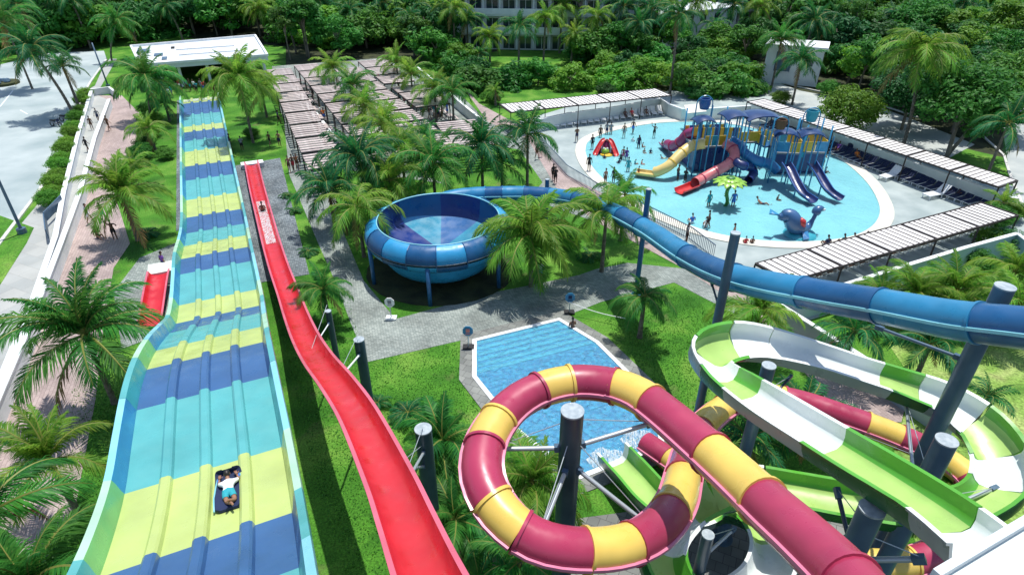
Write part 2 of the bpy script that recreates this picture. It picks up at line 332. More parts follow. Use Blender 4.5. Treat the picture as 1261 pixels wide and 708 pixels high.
# kerb between road and verge
def strip(name, pts, w, h, m, z=0, px=True, off=0):
    P = [G(x, y, 0) for x, y in pts] if px else [Vector(p) for p in pts]
    bb = MB(); prof = [(-w/2+off, z-.02), (w/2+off, z-.02), (w/2+off, z+h), (-w/2+off, z+h)]
    bb.sweep(P, prof); return tag(bb.obj(name, m), kind='structure')
strip('kerb', [(131,74),(112,101),(104,115),(50,234),(-2,303),(-260,570)], .3, .13, M['kerb'])
sheet('sidewalk', [(135,73),(144,73),(122,111),(109,111)], .03, M['sidewalk'])
sheet('sidewalk', [(108,112),(60,236),(2,305),(-250,580),(-60,580),(40,400),(72,290),(76,236),(114,112)], .03, M['sidewalk'])
sheet('verge_lawn', [(0,250+16),(42,281),(33,300),(0,352),(-110,500),(-150,470),(-20,298)], .05, M['lawn'])
sheet('verge_lawn', [(119,90),(126,86),(117,106),(110,110)], .05, M['lawn'])
sheet('verge_bed', [(104,112),(112,112),(100,150),(76,236),(74,262),(58,262),(62,236),(84,170)], .055, M['litter'])
sheet('promenade', [(110,118),(150,118),(172,140),(165,190),(140,235),(160,300),(140,330),(128,400),(118,490),(90,640),(-20,800),(-200,800),(-60,600),(0,480),(66,300),(96,236)], .02, M['pink'])
sheet('ramp', [(112,114),(134,124),(98,238),(70,310),(22,430),(-35,545),(-60,640),(-110,640),(-30,540),(40,372),(66,300),(77,240)], .032, M['sidewalk'])
sheet('lawn', [(100,48),(200,44),(352,58),(352,92),(142,112),(132,72)], .008, M['lawn'])
sheet('slide_pad', [(172,318),(225,296),(245,330),(230,400),(150,430),(140,360)], .03, M['grey'])
sheet('gravel_strip', [(286,205),(345,195),(381,338),(322,348)], .03, M['cobble'])
sheet('gravel_strip', [(218,124),(225,124),(229,280),(217,285)], .03, M['cobble'])
sheet('paved_path', [(338,112),(350,150),(356,215),(392,300),(412,345),(432,398),(452,446),(573,418),(575,432),(690,392),(740,372),(830,348),(935,402),(957,378),(930,358),(842,331),(773,324),(733,332),(713,339),(660,350),(610,360),(550,376),(487,393),(448,346),(425,292),(412,240),(398,205),(640,240),(700,262),(733,273),(700,215),(650,170),(600,150),(560,110),(470,72),(335,82)], .02, M['grey'])
sheet('brick_walk', [(565,100),(600,150),(650,172),(690,240),(733,273),(842,331),(905,372),(945,402),(1000,470),(1040,520),(1110,520),(1120,475),(962,380),(955,352),(880,322),(790,264),(700,217),(665,178),(640,155),(590,128)], .03, M['pink'])
sheet('lawn', [(600,178),(640,185),(668,225),(655,240),(560,232),(520,215)], .035, M['lawn'])
sheet('pool_deck', [(640,150),(700,132),(830,112),(935,116),(1060,160),(1253,232),(1268,312),(1130,352),(1030,384),(985,398),(955,372),(880,322),(790,264),(700,217),(665,178)], .05, M['deck'])
sheet('concrete_pad', [(700,640),(1000,600),(1130,708),(1120,800),(700,800)], .03, M['stone'])
# drives behind the pool
sheet('service_road', [(905,100),(940,96),(985,112),(1070,128),(1120,146),(1200,178),(1150,205),(1060,176),(1000,146),(935,122)], .015, M['drive'])
sheet('service_road', [(1236,120),(1300,120),(1400,260),(1262,262),(1243,215),(1234,150)], .016, M['drive'])
strip('kerb', [(1190,150),(1236,192),(1243,215),(1262,262)], .25, .12, M['kerb'])
strip('kerb', [(930,95),(985,108),(1085,130),(1130,145)], .25, .12, M['kerb'])

# ------------------------------------------------------------ children's pool
KP = [(708,186),(713,174),(735,163),(768,155),(800,150),(832,148),(875,148),(925,155),(985,170),(1040,193),(1078,222),(1099,254),(1097,278),(1073,296),(1030,305),(975,307),(920,303),(868,293),(820,276),(775,254),(738,230),(716,207)]
KO = catmull([G(x, y) for x, y in KP + KP[:2]], 6)[:-6-1]
ctr = sum(KO, Vector()) / len(KO)
def ccw(P):
    n = len(P); a = sum(P[i].x*P[(i+1)%n].y - P[(i+1)%n].x*P[i].y for i in range(n)); return tuple(range(n)) if a > 0 else tuple(range(n))[::-1]
def inset(P, w):
    o = []; n = len(P)
    for i in range(n):
        t = (P[(i+1)%n] - P[i-1]).normalized(); nn = t.cross(Z)
        if nn.dot(ctr - P[i]) < 0: nn = -nn
        o.append(P[i] + nn*w)
    return o
KI = inset(KO, 1.15)
b = MB(); b.ring(KO, KI, -.05, .12); b.obj('pool_coping', M['coping'])['kind'] = 'structure'
b = MB(); b.prism([(p.x, p.y) for p in KI], -.02, .056); b.obj('pool_floor', M['kid'])['kind'] = 'structure'
b = MB(); b.add([(p.x, p.y, .098) for p in KI], [ccw(KI)]); o = b.obj('pool_water', M['kidw']); o['kind'] = 'structure'

# ------------------------------------------------------------ landing pool (octagonal, steps at the far end)
LP = [(587,421),(688,396),(733,423),(800,490),(812,548),(712,586),(640,530),(587,464)]
LI = [G(x, y) for x, y in LP]; ctr = sum(LI, Vector())/8
def outset(P, w):
    n = len(P); o = []
    for i in range(n):
        a = (P[i]-P[i-1]).normalized(); c = (P[(i+1)%n]-P[i]).normalized()
        na = a.cross(Z); nc = c.cross(Z)
        if na.dot(P[i]-ctr) < 0: na = -na
        if nc.dot(P[i]-ctr) < 0: nc = -nc
        h = (na+nc).normalized(); o.append(P[i] + h * w / max(.3, h.dot(na)))
    return o
LO = outset(LI, .26); LS = outset(LO, .75)
b = MB(); b.ring(LS, LO, -.3, .06); b.obj('pool_surround', M['stone'])['kind'] = 'structure'
b = MB(); b.ring(LO, LI, -1.5, .10); b.obj('pool_kerb', M['white'])['kind'] = 'structure'
b = MB(); b.prism([(p.x, p.y) for p in LI], -.03, .022); b.obj('pool_floor', M['tile'])['kind'] = 'structure'
b = MB(); b.add([(p.x, p.y, .085) for p in LI], [ccw(LI)]); b.obj('pool_water', M['deepw'])['kind'] = 'structure'
st = MB()
d0, d1 = LI[0], LI[1]; e2 = (LI[7]-LI[0]).normalized(); e3 = (LI[2]-LI[1]).normalized()
for i in range(6):
    t0 = .25 + i*.55; k = 1.0
    a = d0.lerp(d1, .01) + e2*t0; c = d1.lerp(d0, .01) + e3*t0
    st.bar(Vector((a.x, a.y, .03)), Vector((c.x, c.y, .03)), .30, .03, m=0)
o = st.obj('pool_step', M['tilestep']); o['kind'] = 'structure'
# a few splash patches where slides meet the water
def splash(name, p, rx, ry, n, s, h, label=None):
    r = random.Random(n); b = MB()
    b0 = MB(); b0.lathe([(.01,.012),(1,.012),(1.05,.008)], (p.x, p.y, p.z), 18); b0.v = [(p.x+(x-p.x)*rx*(1+.2*math.sin(5*i)), p.y+(y-p.y)*ry*(1+.2*math.cos(7*i)), z) for i, (x, y, z) in enumerate(b0.v)]; tag(b0.obj('churned_water', M['wash']), kind='stuff')
    for i in range(n):
        a = r.random()*6.28; q = r.random()**.6; x, y = p.x + rx*q*math.cos(a), p.y + ry*q*math.sin(a)
        b.lathe([(s*r.uniform(.5,1.3), 0), (s*.5, h*r.uniform(.4,1)*.7), (0.001, h*r.uniform(.5,1.1))], (x, y, p.z), 6)
    return tag(b.obj(name, M['foam'], smooth=True), kind='stuff')

# ------------------------------------------------------------ walls
def wall(label, pts, h, t, z0=0, mt='white', cap=.08, px_at_top=True, name='boundary_wall'):
    P = [G(x, y, h if px_at_top else 0) for x, y in pts]; P = [Vector((p.x, p.y, 0)) for p in P]
    w = thing(name, label, 'wall', P[0]); P = [p - P[0] for p in P]
    MB().sweep(P, [(-t/2, z0), (t/2, z0), (t/2, h-cap), (-t/2, h-cap)]).obj('wall_body', M[mt], w)
    MB().sweep(P, [(-t/2-.05, h-cap), (t/2+.05, h-cap), (t/2+.05, h), (-t/2-.05, h)]).obj('coping', M['white'], w)
    return w
wall('long low white wall between the roadside hedge and the walking ramp', [(112,112),(95,168),(78,236),(68,290),(40,370),(-30,540),(-80,640)], 1.0, .3)
wall('white wall between the walking ramp and the rosy promenade', [(134,122),(116,170),(98,236),(74,300),(26,422),(-8,500),(-60,610)], 1.15, .3)
wall('low white cross wall closing the far end of the ramp', [(111,110),(134,107),(142,113)], 1.0, .25)
wall('long white wall beside the path behind the shaded tables', [(513,82),(560,120),(597,150)], 1.3, .25)
wall('white wall behind the far row of loungers', [(640,152),(700,139),(760,131),(813,121),(824,128),(840,134),(880,133),(925,130)], 1.6, .2, mt='offwhite')
wall('long white wall behind the right row of loungers', [(925,126),(1000,152),(1080,183),(1160,212),(1250,244)], 1.6, .2, mt='offwhite')
wall('short white wall at the right corner of the pool deck', [(1253,243),(1180,266)], 1.2, .2, mt='offwhite')
wall('blue-grey wall with white top below the near slatted canopy', [(1253,287),(1190,304),(1120,325),(1030,353),(985,366)], 1.9, .22, mt='teal_wall')
wall('blue-grey wall end turning away from the near canopy', [(1253,287),(1290,315)], 1.88, .22, mt='teal_wall')
wall('diagonal white-topped wall between brick walk and palm lawn', [(957,372),(1010,405),(1120,475),(1180,515)], 1.5, .22, mt='wallface')

# dark gate panel on the sidewalk next to the ramp wall
g0 = thing('gate_panel', 'narrow slate-blue panel leaning beside the ramp wall', 'gate', G(66,300))
b = MB(); a = G(75,243,1.2)-G(66,300); c = G(57,272,.6)-G(66,300); dd = G(63,300,0)-G(66,300); 
b.bar(Vector((a.x,a.y,1.0)), Vector((c.x,c.y,.95)), .08, .8); b.bar(Vector((c.x,c.y,.9)), Vector((dd.x,dd.y,.85)), .08, .8); b.obj('panel', M['greysteel'], g0)

# ------------------------------------------------------------ fence by the children's pool
def railing(label, pts, h, step):
    P = [G(x, y, 0) for x, y in pts]; w = thing('railing', label, 'railing', P[0]); P = resample([p-P[0] for p in P], step)
    b = MB(); b.sweep([p+Z*h for p in P], [(-.03,-.03),(.03,-.03),(.03,.03),(-.03,.03)]); b.sweep([p+Z*.12 for p in P], [(-.02,-.02),(.02,-.02),(.02,.02),(-.02,.02)]); b.obj('rail', M['greysteel'], w)
    pk = MB().box((0,0,h/2), .035, .035, h).mesh('picket', M['greysteel'])
    for p in P: link('picket', pk, w, p)
railing('grey picket railing between the brick walk and the pool deck', [(663,178),(698,217),(740,243),(790,265),(850,296),(878,318)], 1.15, .22)

# ------------------------------------------------------------ slatted canopies
def canopy(label, c00, c10, c11, c01, z, nb, ns, mt='board', posts=True, group='slatted shade canopies', skip=()):
    """corners at height z: c00->c10 near long edge, c01->c11 far long edge"""
    A, B2, C, D2 = [Vector(p) for p in (c00, c10, c11, c01)]
    o = Vector((A.x, A.y, 0)); w = thing('shade_canopy', label, 'canopy', o, 0, group); A -= o; B2 -= o; C -= o; D2 -= o
    f = MB()
    for p, q in ((A,B2),(D2,C)): f.bar(p, q, .09, .14)
    for i in range(nb+1):
        t = i/nb; f.bar(A.lerp(B2,t)-Z*.005, D2.lerp(C,t)-Z*.005, .12, .16)
    bm_ = None
    for i in range(nb):
        for k in range(ns):
            t0 = (i + (k+.5)/ns*.94+.03)/nb; p = A.lerp(B2,t0)+Z*.02; q = D2.lerp(C,t0)+Z*.02; p, q = p.lerp(q,.02), q.lerp(p,.02)
            if k: f.bar(A.lerp(B2, t0-.47/nb/ns)+Z*.055, D2.lerp(C, t0-.47/nb/ns)+Z*.055, .06, .05)
            if bm_ is None:
                L0 = (q-p).length; Wd = (B2-A).length/nb/ns*.80; bm_ = MB().box((0,0,0), L0*1.0, Wd, .05).mesh('board', M[mt])
            v = q-p; ob = link('board', bm_, w, (p+q)/2 + Z*rnd.uniform(-.006,.006), (0, -math.asin(v.z/v.length), math.atan2(v.y, v.x)))
    f.obj('beam_frame', M['frame'], w)
    if posts:
        pm = MB().box((0,0,(z-.08)/2), .09, .09, z-.08).mesh('post', M['frame'])
        for i in range(nb+1):
            for (p, q) in ((A, B2), (D2, C)):
                t = i/nb; x = p.lerp(q, t); link('post', pm, w, (x.x, x.y, 0))
    return w
def canopy_px(label, a, b_, wid, z, nb, ns, **k):
    """near edge from pixel a to pixel b; wid = horizontal vector across"""
    A = G(*a, z); B2 = G(*b_, z); return canopy(label, A, B2, B2+wid, A+wid, z, nb, ns, **k)
a = G(971,347,2.5); b_ = G(1254,266,2.5); c = G(1208,250,2.5); d = G(930,325,2.5)
canopy('broad near canopy of white boards along the blue-grey wall at the right', a, b_, c, d, 2.5, 5, 8)
a = G(920,126,2.6); b_ = G(1230,231,2.6); wv = (G(1253,223,2.6)-b_)
canopy('long diagonal canopy of pale boards over the right row of loungers', a, b_, b_+wv, a+wv, 2.6, 7, 8)
a = G(629,139,2.6); b_ = G(827,118,2.6); wv = (G(618,131,2.6)-a)
canopy('far canopy of pale boards over the loungers behind the pool', a, b_, b_+wv*1.25, a+wv*1.25, 2.6, 5, 8)
# the field of square pergolas, in rows that run away from the camera
SH = {}
def pergola(label, c, L, W, z, ns=6, rz=PHI, grp='square slatted pergolas in rows'):
    o = thing('pergola', label, 'pergola', (c.x, c.y, 0), rz, grp)
    k = (round(L,1), round(W,1), z)
    if k not in SH:
        f = MB()
        for s in (-1,1):
            f.box((s*(W/2-.05),0,z-.08), .1, L, .14); f.box((0,s*(L/2-.05),z-.081), W-.22, .1, .13)
        SH[k] = (f.mesh('beam_frame', M['frame']), MB().box((0,0,0), W*.99, L/ns*.60, .045).mesh('slat', M['boardg']), MB().box((0,0,(z-.16)/2), .09, .09, z-.16).mesh('post', M['frame']))
    fr, slm, pm = SH[k]; link('beam_frame', fr, o)
    for i in range(ns): link('slat', slm, o, (0, -L/2 + L*(i+.5)/ns, z+.02))
    for sx in (-1,1):
        for sy in (-1,1): link('post', pm, o, (sx*(W/2-.06), sy*(L/2-.06), 0))
    return o
ORD = ['farthest','second from the back','third from the back','fourth from the back','fifth from the back','sixth from the back','seventh from the back','eighth from the back','ninth from the back','tenth from the back']
def prow(rowname, a, b_, n, W, L, z=2.6, skip=()):
    A = G(*a, z); B2 = G(*b_, z)
    v = B2-A; L = L or v.length/(n-1)*.88; rz = math.atan2(-v.x, v.y)
    for i in range(n):
        if i in skip: continue
        p = A.lerp(B2, i/(n-1) if n > 1 else 0)
        pergola('pergola, %s of the %s' % (ORD[i], rowname), p, L, W, z, rz=rz+math.pi)
prow('leftmost row beside the path', (345,89), (399,197), 9, 3.5, None)
prow('second row from the left', (379,83), (477,193), 10, 3.5, None)
prow('third row, half under palms', (432,88), (532,175), 8, 3.9, None)
prow('fourth row by the tables', (462,78), (486,97), 3, 4.4, None)
prow('short fifth row over busy tables', (505,109), (528,126), 3, 4.4, None)
prow('front right pair of pergolas by the brick walk', (566,156), (580,173), 2, 4.6, None)
# planters / seat walls and tables between the rows
wall('narrow white seat wall between the two left pergola rows', [(362,106),(412,172)], .5, .7, name='seat_wall')
wall('narrow white seat wall right of the second pergola row', [(418,104),(470,166)], .5, .7, name='seat_wall')
tb = thing('picnic_table', 'picnic table with benches in the shade of the pergolas', 'table', (0,0,0), PHI, 'picnic tables under the pergolas')
MB().box((0,0,.74), .8, 1.9, .06).obj('tabletop', M['boardg'], tb); MB().box((.75,0,.44), .3, 1.9, .05).obj('bench', M['boardg'], tb); MB().box((-.75,0,.44), .3, 1.9, .05).obj('bench', M['boardg'], tb)
lg = MB()
for s in (-1,1): lg.box((0,s*.7,.36), .1, .08, .70); lg.box((0,s*.7,.36), 1.6, .07, .07)
lg.obj('trestle', M['frame'], tb)
first = True
for (a, b_, n) in (((370,105),(415,190),9), ((430,100),(475,150),6), ((483,95),(500,110),3), ((505,122),(555,150),5)):
    A = G(*a); B2 = G(*b_)
    for i in range(n):
        p = A.lerp(B2, i/(n-1))
        if first: tb.location = (p.x, p.y, .02); first = False
        else: dup(tb, (p.x, p.y, .02))

# ------------------------------------------------------------ buildings
def frame_of(a, b_):
    v = (b_-a); L = v.length; return math.atan2(v.y, v.x), L
def hotel():
    a = G(556,62); b_ = G(800,66); rz, L = frame_of(a, b_)
    h = thing('hotel_building', 'long white hotel with rows of shaded balconies behind the trees', 'building', a, rz)
    F = 5; FH = 3.15; Dp = 11
    MB().box((L/2, Dp/2+1.4, F*FH/2), L, Dp, F*FH).obj('wall', M['white'], h)
    sl_ = MB().box((0,0,0), L+.6, 1.6, .28).mesh('balcony_slab', M['white']); pp = MB().box((0,0,0), L+.6, .12, 1.05).mesh('balcony_parapet', M['white'])
    n = 12; wd = L/n
    win = MB().box((0,0,0), wd-.9, .08, 2.2).mesh('window', M['glass']); fr = MB()
    for s in (-1,0,1): fr.box((s*(wd-.9)/2, -.05, 0), .08, .06, 2.25)
    fr = fr.mesh('window_frame', M['white']); dv = MB().box((0,0,0), .16, 1.3, FH-.3).mesh('balcony_divider', M['white'])
    for f in range(F):
        z = f*FH
        if f: link('balcony_slab', sl_, h, (L/2, .68, z)); link('balcony_parapet', pp, h, (L/2, -.14, z+.66))
        for i in range(n):
            w = link('window', win, h, (wd*(i+.5), 1.38, z+1.35)); link('window_frame', fr, w)
            link('balcony_divider', dv, h, (wd*i+.02, .72, z+FH/2+.1))
    MB().box((L/2, Dp/2, F*FH+.25), L+1, Dp+3.6, .5).obj('roof', M['roof'], h)
    a2 = G(800,64); b2 = G(905,48); rz2, L2 = frame_of(a2, b2)
    k = thing('hotel_wing', 'low white hotel wing with flat roof right of the balconies', 'building', a2, rz2)
    MB().box((L2/2, 5, 3), L2, 9, 6).obj('wall', M['white'], k); MB().box((L2/2, 5, 6.15), L2+.8, 9.8, .3).obj('roof', M['roof'], k)
    w2 = MB().box((0,0,0), 1.6, .08, 1.5).mesh('window', M['glass'])
    for f in range(2):
        for i in range(6): link('window', w2, k, (L2*(i+.5)/6, .47, 1.7+3*f))
    kx = thing('hotel_block', 'tall white hotel block with shaded balconies beyond the low wing', 'building', G(868,38), rz2)
    MB().box((14, 5, 7), 28, 9, 14).obj('wall', M['white'], kx)
    for f in range(4):
        MB().box((14,-.2,f*3.3+3.2), 28.6, 1.6, .3).obj('balcony_slab', M['white'], kx); MB().box((14,-.95,f*3.3+3.8), 28.6, .12, .95).obj('balcony_parapet', M['white'], kx)
        for i in range(7): link('window', w2, kx, (2+4*i, .47, 1.7+3.3*f), None, (1.5,1,1.3))
hotel()
def house():
    a = G(937,101); b_ = G(962,108); c0 = G(937,101)
    h = thing('small_white_house', 'small white flat-roofed building with a grey window among the trees', 'building', c0, R(-26))
    W, L, H = 8, 6.5, 5.2
    MB().box((W/2, L/2, H/2), W, L, H).obj('wall', M['white'], h)
    r = MB().box((W/2, L/2, H+.15), W+.8, L+.8, .3); r.box((W/2, -.3, H+.4), W+.8, .2, .2); r.obj('roof', M['white'], h)
    w = MB().box((0,0,0), 2.3, .1, 2.9).obj('window', M['greysteel'], h); w.location = (2.6, -.03, 3.2); MB().box((0,-.07,-1.38), 2.2, .2, .1).obj('sill', M['white'], w)
    w = MB().box((0,0,0), 1.2, .1, 1.2).obj('window', M['glass'], h); w.location = (6.2, -.03, 3.5)
    d_ = MB().box((0,0,0), .1, 1.0, 2.1).obj('door', M['teal_wall'], h); d_.location = (-.03, 3, 1.05); MB().box((-.08,.35,0), .06, .06, .2).obj('handle', M['black'], d_)
house()
def entry():
    z = 3.9
    P = [G(x, y, z) for x, y in ((161,56),(314,43),(329,67),(172,79))]
    A, B2, C, D2 = P; o = Vector((D2.x, D2.y, 0)); q = [Vector((p.x-o.x, p.y-o.y, 0)) for p in (D2, C, B2, A)]
    h = thing('entrance_building', 'flat-roofed pale entrance building behind the start of the wide slide', 'building', o)
    MB().prism([(p.x, p.y) for p in q], z-.9, z-.3).obj('roof', M['roof'], h)
    n = 4; par = MB()
    for i in range(4):
        a, c = q[i], q[(i+1)%4]; par.bar(Vector((a.x,a.y,z-.14)), Vector((c.x,c.y,z-.14)), .3, .34 + .004*i)
    par.obj('parapet', M['white'], h)
    cen = sum(q, Vector())/4; ux = (q[1]-q[0]).normalized(); uy = Vector((-ux.y, ux.x, 0)); Lx = (q[1]-q[0]).length
    for k, (tx, ty, L, W, m) in enumerate(((.55,.62,.50,.25,'white'),(.57,.35,.52,.2,'white'),(.07,.7,.10,.22,'greysteel'),(.17,.45,.07,.14,'greysteel'),(.2,.25,.04,.14,'greysteel'),(.30,.75,.03,.1,'dark'))):
        a = q[0].lerp(q[1], tx); c = q[3].lerp(q[2], tx); p = a.lerp(c, ty)
        dy = (q[3]-q[0]).length
        MB().box((p.x, p.y, z-.3+.09), Lx*L, dy*W*(.25 if m == 'white' else .9), .2 if m == 'white' else .06, ux, uy).obj('roof_upstand' if m == 'white' else 'roof_hatch', M[m], h)
    cm = MB().cyl((0,0,0), .22, z-.9, 12).mesh('column', M['white'])
    for t in (.04,.28,.5,.73,.96):
        for s in (.06,.94):
            p = q[0].lerp(q[1], t).lerp(q[3].lerp(q[2], t), s); link('column', cm, h, p)
    p = q[3].lerp(q[2], .5).lerp(cen, .15)
    MB().box((p.x, p.y, (z-.95)/2), Lx*.92, .3, z-.95, ux, uy).obj('back_wall', M['greysteel'], h)
    for t in (.12, .85):
        p = q[0].lerp(q[1], t).lerp(q[3].lerp(q[2], t), .55); MB().box((p.x, p.y, (z-.95)/2), Lx*.12, (q[3]-q[0]).length*.6, z-.95, ux, uy).obj('side_room', M['white'], h)
entry()
# road lane dashes: worn markings
for k, (x0,y0,x1,y1) in enumerate(((0,132,16,112),(25,136,34,141))):
    strip('road_marking', [(x0,y0),(x1,y1)], .16, .006, M['white'], z=.022)
# ------------------------------------------------------------ SLIDES
def arc(P):
    L = [0]
    for a, b in zip(P, P[1:]): L.append(L[-1] + (b-a).length)
    return L
def cutpath(P, cuts):
    """split a dense path at arc lengths"""
    L = arc(P); out = []; cuts = [0] + sorted(cuts) + [L[-1]]
    def at(s):
        for i in range(len(P)-1):
            if L[i+1] >= s: return P[i].lerp(P[i+1], (s-L[i])/max(1e-9, L[i+1]-L[i]))
        return P[-1].copy()
    for a, b in zip(cuts, cuts[1:]):
        if b-a < .05: continue
        out.append([at(a)] + [P[i] for i in range(len(P)) if a+.02 < L[i] < b-.02] + [at(b)])
    return out
def proj(p):
    q = p - Vector((0,0,CAM_H)); dp = q.y*math.cos(PITCH) - q.z*math.sin(PITCH)
    return 630.5 + FPX*q.x/dp, 354 - FPX*(q.y*math.sin(PITCH) + q.z*math.cos(PITCH))/dp
def cutat(P, pts):
    L = arc(P); Q = [proj(p) for p in P]; o = []
    for x, y in pts: o.append(L[min(range(len(P)), key=lambda i: (Q[i][0]-x)**2 + (Q[i][1]-y)**2)])
    return o

# ---- wide four-lane mat slide
prs = [(72.2,.45),(69,.45)]
Y = [98,85,75.4,74.6,69.9,66.2,61.6,57.7,53,49.2,45.6,41.6,38.3,35.7,31.5,28.8,26.3,22.4,19.9,16.8,12.9,9.6,7.5,5.5,4.2]
# smooth height profile along the run
ZP = [(100,.45),(90,.45),(70,.45),(60,.5),(50,.5),(46,.75),(43,1.3),(40,2.05),(37.5,2.6),(34,2.85),(31,3.15),(28.5,3.75),(26,4.95),(23,6.4),(20,7.6),(17.5,8.25),(15,8.55),(13,8.75),(11,9.3),(9,10.1),(7,11.2),(5,12.4)]
def mpt(y):
    for (a, za), (c, zc) in zip(ZP, ZP[1:]):
        if c <= y <= a: break
    return y
zc = catmull([Vector((y, z, 0)) for y, z in ZP], 8)
def zat(y):
    for a, c in zip(zc, zc[1:]):
        if c.x <= y <= a.x: return a.y + (c.y-a.y)*(y-a.x)/(c.x-a.x if c.x != a.x else 1)
    return zc[-1].y
def mc(y): return Vector((-3.155 - .463*y, y, zat(y)))
ms = thing('mat_racing_slide', 'wide four-lane racing slide banded in turquoise, lime and blue', 'water slide', (0,0,0))
lane = [(-2.15,0)]
for c in (-1.075, 0, 1.075): lane += [(c-.19,0),(c-.15,.13),(c-.09,.175),(c+.09,.175),(c+.15,.13),(c+.19,0)]
lane += [(2.15,0)]
def thick(top, t=.06): return top + [(x, y-t) for x, y in reversed(top)]
LPf = thick(lane)[::-1]
wl = [(2.15,.0),(2.20,.12),(2.27,.40),(2.33,.56),(2.52,.60),(2.55,.48)]
WR = wl + [(2.52,.40),(2.40,.28),(2.28,.05),(2.20,-.06),(2.15,-.06)]
WR = WR[::-1]; WL = [(-x, y) for x, y in WR][::-1]
seamy = [86, 80.2, 75.4, 73.2, 69.9, 66.2, 61.6, 57.7, 53, 49.2, 45.6, 42.0, 38.3, 35.7, 31.5, 28.8, 26.3, 22.4, 19.9, 16.8, 12.9, 9.6, 7.2, 4.6]
cyc = ['blue', 'turq', 'lime']; seq = ['lime'] + [cyc[i % 3] for i in range(40)]
ys = [88] + seamy + [3.0]
Sdir = -E   # travelling towards the camera the right-hand side is -E; use explicit side vector
for i in range(len(ys)-1):
    y0, y1 = ys[i], ys[i+1]; n = max(2, int((y0-y1)/.45)); P = [mc(y0 + (y1-y0)*k/n) for k in range(n+1)]
    if i: P[0] = P[0] + (P[1]-P[0])*0
    c = seq[i]
    MB().sweep(P, [(x, z) for x, z in LPf][::-1], S=E).obj('lane_panel', M[c], ms, smooth=R(25))
    cl = {'turq': ('blued','skyr'), 'lime': ('limed','paleg'), 'blue': ('turqd','turq')}[c]
    for nm, W_ in (('left_wall', WL), ('right_wall', WR)):
        m2 = cl if nm == 'left_wall' else (c, cl[1])
        n_ = len(W_); mt = [0]*n_
        for k in range(n_):
            a, b2 = W_[k], W_[(k+1) % n_]
            if min(a[1], b2[1]) > .45: mt[k] = 1
        MB().sweep(P, W_, mt, S=E).obj('side_wall', [M[m2[0]], M[m2[1]]], ms, smooth=R(50))
for y in (13, 19, 26, 33, 40):   # steel frames carrying the chute
    c = mc(y); fr = MB()
    for s in (-1.9, 1.9):
        p = c + E*s; fr.tube([Vector((p.x,p.y,0)), Vector((p.x,p.y,c.z-.25))], .14, 10)
    fr.bar(c - E*2.2 - Z*.22, c + E*2.2 - Z*.22, .16, .2); fr.obj('support_frame', M['steel'], ms, smooth=SM)
sp = tag(MB().sweep([mc(87.5), mc(87.0), mc(86.4)], [(-2.1,.05),(2.1,.05),(2.1,.14),(-2.1,.14)], S=E).obj('channel_water', M['wash']), kind='stuff')

# ---- long red body slide
def trough(hw, h, t=.05, fl=.12, n=7):
    """inner bowl outline left-rim to right-rim then the outer skin back"""
    top = [(-hw-fl, h), (-hw, h)]
    for k in range(1, n): 
        a = math.pi*k/n; top.append((-hw*math.cos(a)*(1.0), h - h*math.sin(a)**.7))
    top += [(hw, h), (hw+fl, h)]
    bot = [(hw+fl, h-.06), (hw+.05, h-.07)]
    for k in range(n-1, 0, -1):
        a = math.pi*k/n; bot.append((-(hw+.05)*math.cos(a), h-.02 - (h+.03)*math.sin(a)**.7))
    bot += [(-hw-.05, h-.07), (-hw-fl, h-.06)]
    return top, bot
rp = [(310.5,204,.45),(317.5,236,.5),(326,269,.6),(335,303,.8),(345,336,1.2),(357,369,1.9),(366,395,2.8),(378,424,4.1),(394,452,5.4),(417,482,6.6),(443,522,7.6),(480,600,9.2),(502,655,10.1),(524,712,11.0),(552,780,12.0)]
rP = resample(catmull([G(x, y, z) for x, y, z in rp], 8), .4)
rs = thing('red_body_slide', 'long narrow red open slide running beside the gravel strip', 'water slide', (0,0,0))
top, bot = trough(.58, .5); n1 = len(top); prof = top + bot; mts = [1] + [0]*(n1-3) + [1] + [1] + [0]*(len(bot)) ; mts = mts[:len(prof)]
cuts = cutat(rP, [(317,232),(330,285),(341,320),(353,358),(366,395),(380,430),(404,465),(435,510),(470,572),(512,655)])
for P in cutpath(rP, cuts):
    MB().sweep(P, prof, mts).obj('chute_section', [M['red'], M['pinkrim']], rs, smooth=R(50))
tag(MB().sweep([p for p in rP if 248 < proj(p)[1] < 302], [(-.40,.07),(.40,.07),(.40,.085),(-.40,.085)]).obj('splash_water', M['wash']), kind='stuff')
MB().box(G(311,203,.3), 2.2, 1.0, .5, E, D).obj('end_box', M['white'], rs)
for i in (28, 44): pass
# short red slide at the left of the wide slide
s2 = thing('short_red_slide', 'short wide red chute with a white head left of the wide slide', 'water slide', G(195,372))
q = [G(x, y, z)-G(195,372) for x, y, z in ((197,338,.9),(193,360,.55),(189,385,.3),(186,402,.25))]
top, bot = trough(.62, .42); mts2 = [1] + [0]*(len(top)-3) + [1] + [1] + [0]*len(bot)
MB().sweep(resample(catmull(q,6),.4), top+bot, mts2[:len(top+bot)]).obj('chute', [M['red'], M['pinkrim']], s2, smooth=R(50))
MB().box(q[0]+Vector((0,.9,-.35)), 2.3, 1.6, 1.0, E, D).obj('start_platform', M['offwhite'], s2)

